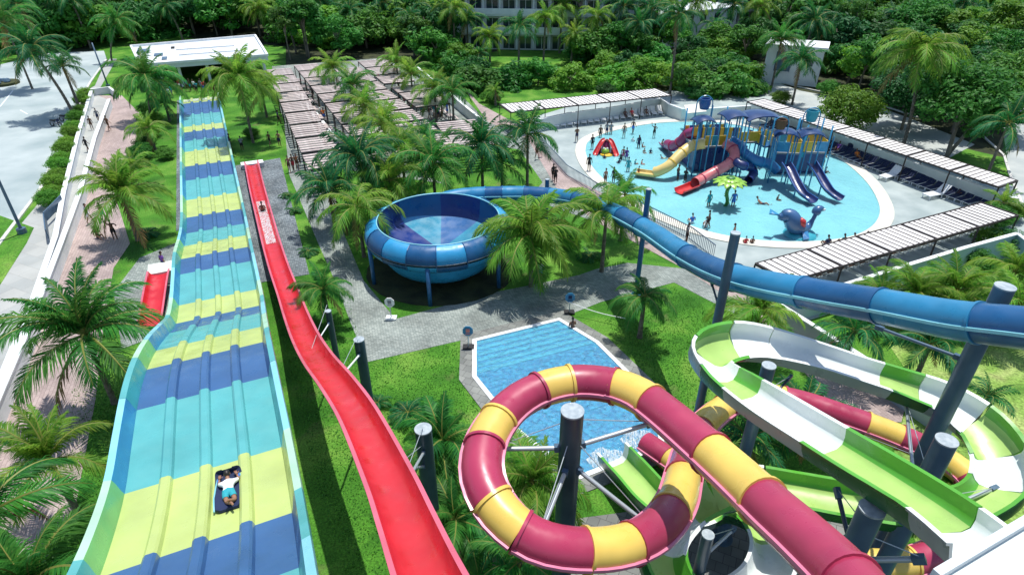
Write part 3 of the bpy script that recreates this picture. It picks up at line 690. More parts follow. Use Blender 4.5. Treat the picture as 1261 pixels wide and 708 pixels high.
# ---- tube slides
def tube_slide(name, label, pts, r, cutpx, colours, flcol, parent=None, step=.35, seam=True, uniform=None, openend=True):
    P = resample(catmull([G(x, y, z) for x, y, z in pts], 10), step)
    t = parent or thing(name, label, 'water slide', (0,0,0))
    cuts = cutat(P, cutpx) if cutpx else [arc(P)[-1]*k/uniform for k in range(1, uniform)]
    secs = cutpath(P, cuts); n = 20
    circ = [(r*math.cos(2*math.pi*k/n), r*math.sin(2*math.pi*k/n)) for k in range(n)]
    inn = [((r-.05)*math.cos(2*math.pi*k/n), (r-.05)*math.sin(2*math.pi*k/n)) for k in range(n)]
    for i, S_ in enumerate(secs):
        c = colours[i % len(colours)]; b = MB()
        b.sweep(S_, circ, cap=False); b.sweep(S_, inn[::-1], cap=False)
        ring_ = [(a, (a+1) % n) for a in range(n)]
        o = b.obj('tube_section', M[c], t, smooth=R(60))
        if seam:
            for s in (-1, 1): 
                pr = [(s*r*.99, -.05), (s*(r+.07), -.05), (s*(r+.07), .05), (s*r*.99, .05)]
                if s < 0: pr = pr[::-1]
                MB().sweep(S_, pr).obj('seam_flange', M[flcol[i % len(flcol)]], o, smooth=R(50))
    for i in range(1, len(secs)):
        a = secs[i][0]; d = (secs[i][1]-a).normalized(); c = colours[i % len(colours)]
        rp_ = [(r+.075)*1.0]; b = MB(); sd = Vector((d.x, d.y, 0)).normalized().cross(Z); up = sd.cross(d)
        vs = []; m = 24
        for rr, ll in ((r-.02,-.045),(r+.05,-.045),(r+.05,.045),(r-.02,.045)):
            for k in range(m): vs.append(a + d*ll + (sd*math.cos(2*math.pi*k/m) + up*math.sin(2*math.pi*k/m))*rr)
        fs = [(q*m+k, q*m+(k+1)%m, ((q+1)%4)*m+(k+1)%m, ((q+1)%4)*m+k) for q in range(4) for k in range(m)]
        b.add(vs, fs); b.obj('joint_ring', M[c], t, smooth=R(35))
    return t, P
BT, BP = tube_slide('blue_tube_slide', 'long closed blue tube banded light and dark, running into the bowl', 
  [(1420,425,14.2),(1261,404,13.1),(1170,393,12.3),(1080,376,11.4),(1000,362,10.5),(905,342,9.3),(850,318,7.9),(795,282,6.2),(745,257,4.9),(700,244,4.1),(650,239,3.75),(612,239,3.6),(582,240,3.45),(558,243,3.3),(540,248,3.15)],
  .61, [(1202,397),(1085,376),(985,360),(905,342),(847,317),(790,280),(765,266),(740,255),(710,246),(675,241),(645,238),(620,237),(597,237)], ['tubeD','tubeL'], ['skyr','skyr'])
RY, RP = tube_slide('raspberry_tube_slide', 'closed raspberry and yellow tube slide curling in a full loop', 
  [(1110,790,13.6),(1040,712,13.0),(995,668,12.6),(955,632,12.2),(905,585,11.7),(860,545,11.3),(815,507,10.9),(785,486,10.7),(750,474,10.5),(705,471,10.4),(660,482,10.4),(625,505,10.35),(600,540,10.3),(593,578,10.2),(605,615,10.0),(633,648,9.75),(672,670,9.5),(722,677,9.2),(772,671,8.9),(810,650,8.6),(833,618,8.1),(842,585,7.3),(850,555,6.2),(866,524,5.1),(895,500,4.5),(930,487,4.2),(980,494,4.0),(1040,513,3.8),(1100,535,3.5),(1150,558,3.2),(1192,588,2.9),(1208,622,2.6),(1185,660,2.4),(1130,690,2.3),(1060,692,2.2),(1000,665,2.0),(940,630,1.7),(885,603,1.4),(835,572,1.0),(795,545,.75)],
  .555, [(1048,712),(935,612),(870,556),(797,495),(757,475),(708,471),(662,481),(613,518),(598,552),(603,612),(648,659),(717,677),(785,668),(824,633),(842,590),(862,530),(893,500),(938,487),(965,491),(1063,520),(1110,539),(1150,558),(1195,592),(1190,652),(1120,691),(1040,684),(970,648),(905,612),(850,580),(822,562)],
  ['maroon','maroon','yellow','maroon','yellow','maroon','yellow','maroon','yellow','maroon','yellow','maroon','yellow','maroon','yellow','maroon','yellow','maroon','yellow','maroon','yellow','maroon','yellow'], ['pinkf'])

# ---- green and white open slide
def open_slide(pts, hw, h, cutpx, cols, t, step=.35):
    P3 = catmull([G(x, y, z) for x, y, z, *k in pts], 10)
    BK = catmull([Vector((k[0] if k else 0, 0, 0)) for x, y, z, *k in pts], 10)
    P = resample(P3, step); 
    L3 = arc(P3); 
    def bank(p):
        i = min(range(len(P3)), key=lambda j: (P3[j]-p).length_squared); return R(BK[i].x)
    cuts = cutat(P, cutpx); secs = cutpath(P, cuts)
    # squared U: flat rounded floor, steep walls
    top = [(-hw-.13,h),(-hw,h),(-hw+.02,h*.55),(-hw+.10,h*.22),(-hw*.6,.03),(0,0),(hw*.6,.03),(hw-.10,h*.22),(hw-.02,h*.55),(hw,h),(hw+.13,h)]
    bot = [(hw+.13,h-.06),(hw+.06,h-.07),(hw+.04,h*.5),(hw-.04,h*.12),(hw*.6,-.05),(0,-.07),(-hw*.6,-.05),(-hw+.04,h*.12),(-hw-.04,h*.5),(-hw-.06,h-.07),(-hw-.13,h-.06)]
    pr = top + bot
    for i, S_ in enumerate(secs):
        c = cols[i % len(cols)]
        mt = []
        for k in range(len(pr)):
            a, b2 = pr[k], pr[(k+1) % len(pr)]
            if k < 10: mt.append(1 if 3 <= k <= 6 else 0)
            else: mt.append(2)
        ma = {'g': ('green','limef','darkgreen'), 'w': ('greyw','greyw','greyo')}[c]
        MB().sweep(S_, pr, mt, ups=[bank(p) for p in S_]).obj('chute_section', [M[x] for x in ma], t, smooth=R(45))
        a = S_[0]; d = (S_[1]-a).normalized()
    return P
gw = thing('green_white_slide', 'open lime green and white slide winding in long hairpin bends', 'water slide', (0,0,0))
open_slide([(1215,705,11.7),(1160,657,11.2),(1120,628,10.8),(1075,598,10.4),(1010,556,9.9),(950,517,9.4),(905,487,9.0,-6),(878,466,8.7,-16),(866,448,8.5,-24),(878,434,8.4,-24),(908,428,8.3,-20),(945,434,8.15,-10),(1000,450,7.9,-2),(1060,470,7.6,0),(1110,486,7.35,-4),(1160,504,7.1,-14),(1205,533,6.9,-22),(1233,570,6.7,-26),(1235,606,6.5,-26),(1212,630,6.3,-22),(1170,640,6.1,-10),(1110,638,5.8,0),(1040,628,5.4,0),(980,617,5.1,0),(925,608,4.8,6),(880,612,4.6,14)],
  .74, .62, [(1160,657),(1018,561),(918,494),(886,472),(868,442),(905,428),(948,435),(1090,479),(1128,492),(1192,524),(1232,562),(1236,608),(1196,637),(945,612),(905,614)],
  ['w','g','w','g','w','g','w','w','g','w','g','w','g','g','w','g'], gw)
open_slide([(880,612,4.6,14),(835,635,4.3,18),(805,680,4.0,18),(825,740,3.6,18),(885,765,3.3,18),(942,735,3.0,18),(957,685,2.7,18),(932,642,2.3,14),(888,628,1.9,6),(840,645,1.5,0),(805,625,1.1,0),(775,592,.7,0),(753,568,.5,0)],
  .72, .85, [(850,624),(806,672),(825,740),(942,735),(952,668),(925,638),(870,632),(820,638),(758,574)], ['g','w','g','w','w','g','g','w','g','w'], gw)

# ---- the bowl
bw = thing('bowl_slide', 'big round blue funnel bowl slide on steel legs', 'water slide', (-5.3, 40.5, 0))
NS = 16
for i in range(NS):
    a0 = 2*math.pi*i/NS; a1 = 2*math.pi*(i+1)/NS; A_ = a0 + R(4); B_ = a1 + R(4)
    out = [(4.40,4.18),(4.62,4.16),(4.95,3.98),(5.18,3.70),(5.30,3.35),(5.30,3.10)]
    low = [(5.30,2.98),(5.15,2.62),(4.80,2.36),(4.45,2.22)]
    c1 = 'bowlL' if i % 2 else 'blued2'
    MB().lathe(out, n=4, a0=A_, a1=B_).obj('rim_panel', M['tubeD'] if i % 2 else M['bowlL'], bw, smooth=R(60))
    MB().lathe(low, n=4, a0=A_, a1=B_).obj('lower_panel', M['bowlL' if i % 2 else 'tubeD'], bw, smooth=R(60))
    b = MB()
    for k in range(5):
        pass
    sm_ = [Vector((r*math.cos(A_), r*math.sin(A_), z)) for r, z in [(rr+.02, zz+.01) for rr, zz in out + low]]
    b.tube(sm_, .035, 5); b.obj('panel_rib', M['tubeD'], bw)
for i in range(8):
    A_ = 2*math.pi*i/8 + R(4); B_ = 2*math.pi*(i+1)/8 + R(4)
    MB().lathe([(4.36,4.16),(4.30,3.4),(4.2,2.75),(3.95,2.45)][::-1], n=6, a0=A_, a1=B_).obj('inner_wall', M['bowlin'] if i % 2 else M['tubeD'], bw, smooth=R(60))
    MB().lathe([(3.95,2.45),(3.0,2.2),(1.6,1.9),(.55,1.65)][::-1], n=6, a0=A_, a1=B_).obj('floor_panel', M[['bowlT','bowlP','bowlT','bowlin'][i % 4]], bw, smooth=R(60))
def hoop(r, z, t, m, nm):
    P = [Vector((r*math.cos(2*math.pi*k/64), r*math.sin(2*math.pi*k/64), z)) for k in range(65)]; MB().tube(P, t, 6, False).obj(nm, M[m], bw, smooth=True)
hoop(4.38, 4.19, .05, 'skyr', 'rim_hoop'); hoop(5.31, 3.12, .06, 'steel', 'belt_hoop'); hoop(4.45, 2.2, .06, 'steel', 'lower_hoop')
MB().lathe([(4.42,2.2),(4.15,1.5),(3.75,.95),(3.2,.55),(2.4,.32),(.6,.25),(.55,1.65)], n=48).obj('under_shell', M['bowlL'], bw, smooth=R(60))
lm = MB().tube([(0,0,0),(0,0,2.9)], .15, 12).mesh('leg', M['bluesteel'], True)
for k in range(6):
    a = R(-93) + k*math.pi/3; o = link('leg', lm, bw, (5.2*math.cos(a), 5.2*math.sin(a), 0))
tag(sheet('bowl_bed', [(x, y) for x, y in [(-5.3+5.6*math.cos(k*.2618), 40.4+5.2*math.sin(k*.2618)) for k in range(24)]], .03, M['litter'], px=False), kind='structure')

# ------------------------------------------------------------ slide posts and struts
def post(label, tx, ty, z, r, mt='steel', plate=True, seg=24, cat='post', grp='slide support posts'):
    p = G(tx, ty, z); o = thing('slide_post', label, cat, (p.x, p.y, 0), 0, grp)
    MB().tube([(0,0,.03),(0,0,z-.03)], r, seg).obj('shaft', M[mt], o, smooth=SM)
    MB().cyl((0,0,z-.03), r*1.02, .05, seg).obj('cap', M['cap'], o, smooth=SM)
    MB().cyl((0,0,0), r*1.9, .05, seg).obj('base_plate', M[mt], o, smooth=SM)
    return o, Vector((p.x, p.y, 0))
def strut(o, base, z, tgt, r=.055, m='galv', cable=True, zc=1.1):
    """arm from the post to the slide with its two end clevises and a stay cable; coordinates of the place"""
    a = base + Z*z; v = Vector(tgt)
    MB().tube([a - base, v - base], r, 10).obj('strut', M[m], o, smooth=SM)
    MB().bar(a-base, a-base + (v-a).normalized()*.45, r*2.4, r*3.0).obj('strut_bracket', M['greysteel'], o); MB().bar(v-base - (v-a).normalized()*.3, v-base, r*2.2, r*2.8).obj('strut_bracket', M['greysteel'], o)
    if cable: MB().tube([a - base + Z*zc, v - base], .014, 5).obj('stay_cable', M['galv'], o)
def near(P, q): return min(P, key=lambda p: (p-q).length_squared)
def at_px(P, x, y, dz=-.62):
    Q = min(P, key=lambda p: (proj(p)[0]-x)**2 + (proj(p)[1]-y)**2); return Q + Z*dz
p1, b1 = post('dark post standing in the middle of the raspberry loop', 705, 506, 11.3, .32)
for x, y in ((612,545),(655,655),(806,500),(815,650)): strut(p1, b1, 9.3 if y > 600 else 9.9, at_px(RP[:], x, y, -.5), .07)
p2, b2 = post('dark post just right of the red slide, nearest the bottom edge', 521, 528, 7.6, .30)
strut(p2, b2, 6.6, rP[-16]-Z*.1, .05); strut(p2, b2, 5.8, rP[-20]-Z*.1, .05)
p3, b3 = post('second dark post right of the red slide', 442, 418, 5.6, .25); strut(p3, b3, 4.8, near(rP, G(410,478,6))-Z*.1, .045, 'white')
p4, b4 = post('third, thin dark post right of the red slide', 404, 383, 4.2, .17); strut(p4, b4, 3.5, near(rP, G(385,440,4))-Z*.1, .035, 'white')
p5, b5 = post('slate post inside the left bend of the green and white slide', 947, 450, 9.4, .24, 'greysteel'); strut(p5, b5, 7.2, G(905,498,8.8), .05); strut(p5, b5, 7.0, G(975,462,7.7), .05, 'steel')
p6, b6 = post('slate post inside the right bend of the green and white slide', 1166, 542, 9.9, .30, 'greysteel'); strut(p6, b6, 6.2, G(1228,600,6.4), .07); strut(p6, b6, 7.3, G(1115,490,7.2), .06)
p6b, b6b = post('dark lower post behind the right bend post', 1130, 575, 4.2, .3); strut(p6b, b6b, 3.6, at_px(RP[len(RP)//2:], 1046,516,-.6), .06, 'steel')
p7, b7 = post('thick slate post below the straight lime chute', 1074, 626, 10.6, .30, 'greysteel'); strut(p7, b7, 8.6, G(1140,688,9.5), .08); strut(p7, b7, 8.9, G(1030,600,9.6), .06, 'steel'); strut(p7, b7, 6.5, G(1190,740,8), .08, 'greysteel')
p8, b8 = post('short dark post inside the lowest green bend', 872, 658, 5.8, .2)
strut(p8, b8, 4.6, G(905,650,4.0), .06)
p9, b9 = post('thick slate blue post behind the right end of the blue tube', 1238, 353, 13.1, .29, 'greysteel', grp='blue tube posts'); strut(p9, b9, 10.2, G(1078,402,9.9), .06, 'greysteel', cable=False)
p10, b10 = post('tall slate post beside the blue tube before the near canopy', 906, 287, 11.9, .20, 'greysteel', grp='blue tube posts')
strut(p10, b10, 8.2, at_px(BP, 880, 333, -.66), .05, 'steel', cable=False)
p11, b11 = post('blue post beside the blue tube left of the pool railing', 799, 233, 7.9, .17, 'bluesteel', grp='blue tube posts')
p12, b12 = post('short blue post behind the blue tube near the bowl', 674, 221, 4.6, .17, 'bluesteel', grp='blue tube posts')
# tower platform edge reaching into the corner of the view
o = thing('tower_canopy', 'pale white slab of the slide tower filling the lower right corner', 'canopy', G(1153,708,15.0))
pts = [G(x, y, 15.0)-G(1153,708,15.0) for x, y in ((1150,711),(1262,644),(1420,560),(1500,900),(1180,900))]
MB().prism([(p.x, p.y) for p in pts], -.35, 0).obj('slab', M['offwhite'], o)
MB().sweep([pts[0]+Z*.03, pts[1]+Z*.03, pts[2]+Z*.03], [(-.06,-.1),(.06,-.1),(.06,.1),(-.06,.1)]).obj('edge_trim', M['roof'], o)
splash('splash', G(748,566,.08), .9, .7, 70, .035, .10); splash('splash', G(786,541,.08), .8, .7, 60, .035, .10)
# ------------------------------------------------------------ PEOPLE
def V(*a): return Vector(a)
def pose_joints(kind):
    J = dict(pel=V(0,0,.93), spi=V(0,.01,1.12), che=V(0,.0,1.32), nek=V(0,.01,1.47), hed=V(0,-.02,1.60))
    def arm(s, el, wr): J['sh'+s] = V(.17*(1 if s=='r' else -1),0,1.40); J['el'+s] = el; J['wr'+s] = wr
    def leg(s, kn, an, to): J['hi'+s] = V(.09*(1 if s=='r' else -1),0,.88); J['kn'+s] = kn; J['an'+s] = an; J['to'+s] = to
    if kind in ('stand','walk','arms','folded'):
        w = .22 if kind == 'walk' else 0
        leg('r', V(.10,-w*.6-.02,.49), V(.11,-w,.09), V(.13,-w-.16,.03)); leg('l', V(-.10,w*.3-.02,.49), V(-.11,w,.10), V(-.13,w-.14,.03))
        if kind == 'arms': arm('r', V(.36,-.05,1.55), V(.40,-.10,1.80)); arm('l', V(-.34,-.04,1.22), V(-.30,-.24,1.10))
        elif kind == 'folded': arm('r', V(.25,-.04,1.14), V(.02,-.20,1.16)); arm('l', V(-.25,-.04,1.14), V(-.04,-.22,1.12))
        else: arm('r', V(.24,.05 + w*.4,1.12), V(.27,-.05+w*.6,.88)); arm('l', V(-.24,.05-w*.4,1.12), V(-.27,-.06-w*.8,.90))
    elif kind == 'sit':
        for k in ('pel','spi','che','nek','hed'): J[k] = J[k] - V(0,0,.80)
        J['che'] += V(0,.04,0); J['nek'] += V(0,.03,0); J['hed'] += V(0,-.02,0)
        arm('r', V(.27,.06,.34), V(.22,-.22,.22)); arm('l', V(-.27,.06,.34), V(-.22,-.22,.24))
        leg('r', V(.14,-.42,.30), V(.13,-.62,.0), V(.14,-.78,-.02)); leg('l', V(-.14,-.42,.26), V(-.13,-.66,.0), V(-.14,-.82,-.02))
        for k in ('shr','shl','hir','hil'): J[k] -= V(0,0,.80)
    elif kind == 'recline':
        J.update(pel=V(0,0,.12), spi=V(0,.16,.22), che=V(0,.32,.38), nek=V(0,.42,.50), hed=V(0,.47,.64))
        J['shr'] = V(.17,.38,.44); J['shl'] = V(-.17,.38,.44); J['elr'] = V(.27,.20,.24); J['ell'] = V(-.27,.20,.24); J['wrr'] = V(.22,-.02,.16); J['wrl'] = V(-.12,.0,.24)
        J['hir'] = V(.09,0,.11); J['hil'] = V(-.09,0,.11); J['knr'] = V(.12,-.42,.14); J['knl'] = V(-.12,-.38,.34); J['anr'] = V(.11,-.82,.08); J['anl'] = V(-.11,-.66,.06); J['tor'] = V(.13,-.88,.22); J['tol'] = V(-.12,-.84,.05)
    elif kind == 'prone':      # face down, head towards +y, on elbows, ankles crossed
        J.update(pel=V(0,0,.12), spi=V(0,.20,.13), che=V(0,.40,.17), nek=V(0,.54,.22), hed=V(0,.66,.28))
        J['shr'] = V(.18,.46,.18); J['shl'] = V(-.18,.46,.18); J['elr'] = V(.27,.66,.10); J['ell'] = V(-.26,.64,.10); J['wrr'] = V(.23,.80,.18); J['wrl'] = V(-.23,.79,.18)
        J['hir'] = V(.10,-.02,.11); J['hil'] = V(-.10,-.02,.11); J['knr'] = V(.16,-.42,.08); J['knl'] = V(-.04,-.44,.08); J['anr'] = V(.02,-.70,.28); J['anl'] = V(.10,-.74,.20); J['tor'] = V(-.02,-.84,.34); J['tol'] = V(.14,-.90,.22)
    return J
BONES = [('pel','spi','torso'),('spi','che','torso'),('che','nek','torso'),('nek','hed','head'),
  ('che','shr','sh'),('shr','elr','uarm'),('elr','wrr','farm'),('che','shl','sh'),('shl','ell','uarm'),('ell','wrl','farm'),
  ('pel','hir','hip'),('hir','knr','thigh'),('knr','anr','calf'),('anr','tor','foot'),('pel','hil','hip'),('hil','knl','thigh'),('knl','anl','calf'),('anl','tol','foot')]
RAD = dict(pel=.125, spi=.115, che=.135, nek=.055, hed=.06, sh=.062, el=.042, wr=.028, hi=.095, kn=.058, an=.040, to=.030)
BODY = {}
def body_meshes(kind):
    if kind in BODY: return BODY[kind]
    J = pose_joints(kind); names = list(J); idx = {n: i for i, n in enumerate(names)}
    me = bpy.data.meshes.new('figure'); me.from_pydata([J[n] for n in names], [(idx[a], idx[b]) for a, b, _ in BONES], []); o = link('figure', me)
    md = o.modifiers.new('s', 'SKIN'); sv = me.skin_vertices[0].data
    for n in names:
        r = RAD.get(n, RAD.get(n[:2], .05)); k = (r, r*.78) if n in ('pel','spi','che') else (r, r)
        sv[idx[n]].radius = k; sv[idx[n]].use_root = (n == 'pel')
    md.use_smooth_shade = True; s2 = o.modifiers.new('d', 'SUBSURF'); s2.levels = 1
    dg = bpy.context.evaluated_depsgraph_get(); ev = o.evaluated_get(dg); m2 = bpy.data.meshes.new_from_object(ev)
    vs = [v.co.copy() for v in m2.vertices]; nr = [v.normal.copy() for v in m2.vertices]; fs = [tuple(p.vertices) for p in m2.polygons]
    bpy.data.objects.remove(o); b = MB(); b.add(vs, fs)
    # head with nose, chin and ears
    fwd = V(0,-1,0); up = (J['hed']-J['nek']).normalized()
    if kind == 'prone': fwd = V(0,.55,-.8).normalized(); up = V(0,.8,.55).normalized()
    sdx = fwd.cross(up).normalized(); fwd = up.cross(sdx).normalized(); hc = J['hed'] + up*.065
    def ball(c, rx, ry, rz_, n=12, m=8, shape=None, mm=0):
        vv = []; ff = []
        for i in range(m+1):
            a = math.pi*i/m
            for k in range(n):
                q = 2*math.pi*k/n; x, y, z = math.sin(a)*math.cos(q), math.sin(a)*math.sin(q), math.cos(a)
                if shape: x, y, z = shape(x, y, z)
                vv.append(c + sdx*x*rx + fwd*y*ry + up*z*rz_)
        for i in range(m):
            for k in range(n): ff.append((i*n+k, (i+1)*n+k, (i+1)*n+(k+1)%n, i*n+(k+1)%n))
        return vv, ff
    def hs(x, y, z):
        if z < -.3: x *= 1 + .45*(z+.3); y = y*(1+.2*(z+.3)) + .10*max(0,-z-.3)
        if y > .8 and abs(x) < .4 and -.4 < z < .25: y += .22
        return x, y, z
    b.add(*ball(hc, .076, .095, .118, shape=hs))
    for s in (-1,1): b.add(*ball(hc + sdx*s*.078 - up*.01, .012, .022, .032, 6, 4))
    for s in (-1,1): b.add(*ball(hc + sdx*s*.03 + fwd*.088 + up*.012, .012, .006, .007, 6, 4), m=1)
    # hands: palm and five fingers each
    for s in 'rl':
        w = J['wr'+s]; d = (w - J['el'+s]).normalized(); a = d.cross(Z); a = (a if a.length > .2 else V(1,0,0)).normalized(); c = a.cross(d)
        b.box(w + d*.045, .085, .075, .03, d, a, c)
        for k, L in enumerate((.065,.075,.08,.072,.0)):
            if k < 4: q = w + d*.08 + a*(.03-.02*k); b.tube([q, q+d*L*.5 - c*.006, q+d*L*.9-c*.03], [.010,.009,.007], 6)
        q = w + d*.025 + a*.035; b.tube([q, q + a*.035+d*.02, q+a*.04+d*.055-c*.01], [.012,.010,.008], 6)
    bm_ = b.mesh('body', [M['skinA'], M['hair']], True)
    # clothing patches lifted from the body surface
    def region(test, off):
        keep = []
        for f in fs:
            c = sum((vs[i] for i in f), Vector())/len(f); best = None
            for a, q, nm in BONES:
                A = J[a]; B2 = J[q]; t = max(0, min(1, (c-A).dot(B2-A)/(B2-A).length_squared)); dd = (c - A.lerp(B2,t)).length / (RAD.get(a[:2], RAD.get(a, .08)))
                if best is None or dd < best[0]: best = (dd, nm, t, a)
            if test(best[1], best[2], best[3]): keep.append(f)
        used = sorted({i for f in keep for i in f}); mp = {i: k for k, i in enumerate(used)}
        bb = MB(); bb.add([vs[i] + nr[i]*off for i in used], [tuple(mp[i] for i in f) for f in keep]); return bb
    sh = region(lambda n, t, a: n == 'hip' or (n == 'torso' and a == 'pel' and t < .45) or (n == 'thigh' and t < .5), .014).mesh('swim_shorts', [M['navy']], True)
    tp = region(lambda n, t, a: (n == 'torso' and not (a == 'pel' and t < .35) and not (a == 'che' and t > .7)) or n == 'sh' or (n == 'uarm' and t < .5), .012).mesh('shirt', [M['navy']], True)
    bk = region(lambda n, t, a: (n == 'torso' and a == 'spi' and t > .45) or (n == 'torso' and a == 'che' and t < .2), .012).mesh('swim_top', [M['navy']], True)
    def hshape(x, y, z):
        return x, (y if y < .1 else .1 + (y-.1)*.35 if z < .55 else y), (z if z > -.75 else -.75)
    h = MB().add(*ball(hc - fwd*.012 + up*.012, .086, .100, .122, shape=hshape)).mesh('hair', [M['hair']], True)
    BODY[kind] = (bm_, sh, tp, bk, h); return BODY[kind]
def setmat(o, m):
    o.material_slots[0].link = 'OBJECT'; o.material_slots[0].material = m
def person(px, py, kind, skin, label, shorts='navy', top=None, bik=None, face=0, z=0, sc=1.0, loc=None, group=None, rot=None):
    bm_, sh, tp, bk, h = body_meshes(kind)
    o = thing('person', label, 'person', loc if loc is not None else G(px, py, max(z, 0)) + V(0,0,min(z,0)), R(face), group)
    if rot is not None: o.rotation_euler = rot
    o.scale = (sc, sc, sc)
    b = link('body', bm_, o); setmat(b, M[skin]); q = link('hair', h, o)
    if shorts: setmat(link('swim_shorts', sh, o), M[shorts])
    if top: setmat(link('shirt', tp, o), M[top])
    if bik: setmat(link('swim_top', bk, o), M[bik])
    return o

# ------------------------------------------------------------ the rider on the mat
yr = None
for k in range(400):
    y = 9 + k*.02; p = mc(y) + E*.54
    if abs(proj(p)[1] - 613) < 2: yr = y; break
yr = yr or 11.5
pr = mc(yr) + E*.50; best = min((abs(proj(mc(yr)+E*q)[0]-284), q) for q in [x*.05 for x in range(-20,40)])[1]
pr = mc(yr) + E*best; tn = (mc(yr+.3) - mc(yr-.3)).normalized()
RM = Matrix((E, tn, E.cross(tn))).transposed().to_euler()
mt_ = thing('slide_mat', 'navy racing mat with raised nose under the rider', 'mat', pr); mt_.rotation_euler = RM; mt_.scale = (1.1,)*3
prf = [(-.34,.05),(-.30,.02),(.30,.02),(.34,.05),(.34,.10),(.29,.075),(-.29,.075),(-.34,.10)]
P_ = [V(0,-.62,.0), V(0,-.3,0), V(0,.3,0), V(0,.62,0), V(0,.80,.03), V(0,.93,.13), V(0,.95,.22), V(0,.88,.27)]
PP = catmull(P_, 4); b = MB()
for i, p in enumerate(PP):
    t = i/(len(PP)-1); w = .34*min(1, (t/.06+.75), 1) * (1 if t < .72 else 1-.55*((t-.72)/.28)**2) * (.93 + .07*math.cos((t-.4)*5))
    for x, z in ((-w,.03),(-w*.85,.0),(w*.85,.0),(w,.03),(w,.09),(w*.85,.065),(-w*.85,.065),(-w,.09)): b.v.append((x, p.y, p.z+z+.03))
for i in range(len(PP)-1):
    for k in range(8): b.f.append((i*8+k, i*8+(k+1)%8, i*8+8+(k+1)%8, i*8+8+k)); b.m.append(0)
b.f += [tuple(range(8)), tuple(range(len(PP)*8-8, len(PP)*8))]; b.m += [0,0]; b.obj('mat_pad', M['navy'], mt_, smooth=R(50))
for s_ in (-1,1): MB().tube([V(s_*.33,-.6,.10), V(s_*.35,0,.11), V(s_*.32,.55,.11), V(s_*.27,.84,.16)], .022, 6).obj('mat_rim', M['skyr'], mt_, smooth=True)
for s_ in (-1,1):
  tb_ = MB()
  tb_.tube([V(s_*.24,.60,.10), V(s_*.25,.66,.19), V(s_*.25,.78,.19), V(s_*.24,.84,.10)], .022, 6)
  tb_.obj('handle', M['bluec'], mt_, smooth=True)
person(0, 0, 'prone', 'skinA', 'person lying face down on the navy mat in white shirt and teal shorts', 'tealc', 'whitec', loc=pr + E.cross(tn)*.06, rot=RM, sc=1.0)

# ------------------------------------------------------------ play structure in the children's pool
ps = thing('play_structure', 'multi-tower water play structure in blue, yellow and teal standing in the round pool', 'play structure', (0,0,0))
FR = R(8)
def deck_(c, w, d, z, sides, roofz=None, roofc='navy', rw=None, rd=None, rot=FR, skirt=None, posts=True):
    ex = V(math.cos(rot), math.sin(rot), 0); ey = V(-math.sin(rot), math.cos(rot), 0)
    MB().box((c.x, c.y, z-.1), w, d, .18, ex, ey).obj('platform', M['greyc'], ps)
    pz = roofz or z+1.3
    if posts:
        for sx in (-1,1):
            for sy in (-1,1):
                p = c + ex*sx*w/2 + ey*sy*d/2; MB().tube([p, p+Z*pz], .075, 8).obj('post', M['kpost'], ps, smooth=True)
    for sd_, cols_ in sides.items():
        n = len(cols_)
        for k, cc in enumerate(cols_):
            if cc is None: continue
            t = (k+.5)/n - .5
            if sd_ in 'fb': p = c + ex*w*t + ey*(d/2+.05)*(-1 if sd_ == 'f' else 1); bx = (w/n*.92, .07)
            else: p = c + ey*d*t + ex*(w/2+.05)*(-1 if sd_ == 'l' else 1); bx = (.07, d/n*.92)
            MB().box((p.x, p.y, z+.58), bx[0], bx[1], 1.0, ex, ey).obj('guard_panel', M[cc], ps)
    if skirt:
        zz, cc = skirt
        for s in (-1,1):
            p = c + ey*s*(d/2-.05); MB().box((p.x,p.y,(zz+.1)/2), w-.1, .08, zz-.1, ex, ey).obj('skirt_panel', M[cc], ps)
            p = c + ex*s*(w/2-.06); MB().box((p.x,p.y,(zz+.1)/2), .08, d-.2, zz-.1, ex, ey).obj('skirt_panel', M[cc], ps)
    if roofz:
        rw = rw or w+.5; rd = rd or d+.5; b = MB(); n = 8; o = len(b.v); gy = 4
        for j in range(gy+1):
            for i in range(n+1):
                a = i/n*2-1; q = j/gy*2-1; h = .55*(1-a*a)*.75 + .28*(1-q*q); p = c + ex*a*rw/2 + ey*q*rd/2; b.v.append((p.x, p.y, roofz+h*.9))
        for j in range(gy):
            for i in range(n): k = o+j*(n+1)+i; b.f.append((k, k+1, k+n+2, k+n+1)); b.m.append(0)
        k0 = len(b.v); b.v += [(x, y, z_-.12) for x, y, z_ in b.v[o:k0]]; b.f += [tuple(i+k0-o for i in f[::-1]) for f in b.f[:]]; b.m += b.m[:]
        ed = [(i) for i in range(n+1)] + [j*(n+1)+n for j in range(1,gy+1)] + [gy*(n+1)+i for i in range(n-1,-1,-1)] + [j*(n+1) for j in range(gy-1,0,-1)]
        for a, q in zip(ed, ed[1:]+ed[:1]): b.f.append((o+a, k0+a, k0+q, o+q)); b.m.append(0)
        b.obj('roof', M['kroof'], ps, smooth=R(35))
M['kwhale'] = fg('sea creature blue', (.04,.13,.30), .8, .5); M['kpost'] = mat('sky blue posts', (.03,.24,.46), .35, (.04,.30,.52), 3, coat=.3); M['kroof'] = mat('navy fibreglass roof', (.012,.04,.13), .3, (.02,.055,.165), 2, coat=.4)
M['kyel'] = fg('play yellow', (.80,.50,.04)); M['kblue'] = fg('play blue', (.02,.10,.34)); M['kteal'] = fg('play teal', (.03,.36,.46)); M['kindigo'] = fg('play indigo', (.015,.03,.15), .85, .5); M['kred'] = fg('play red', (.60,.03,.03), .9, .5)
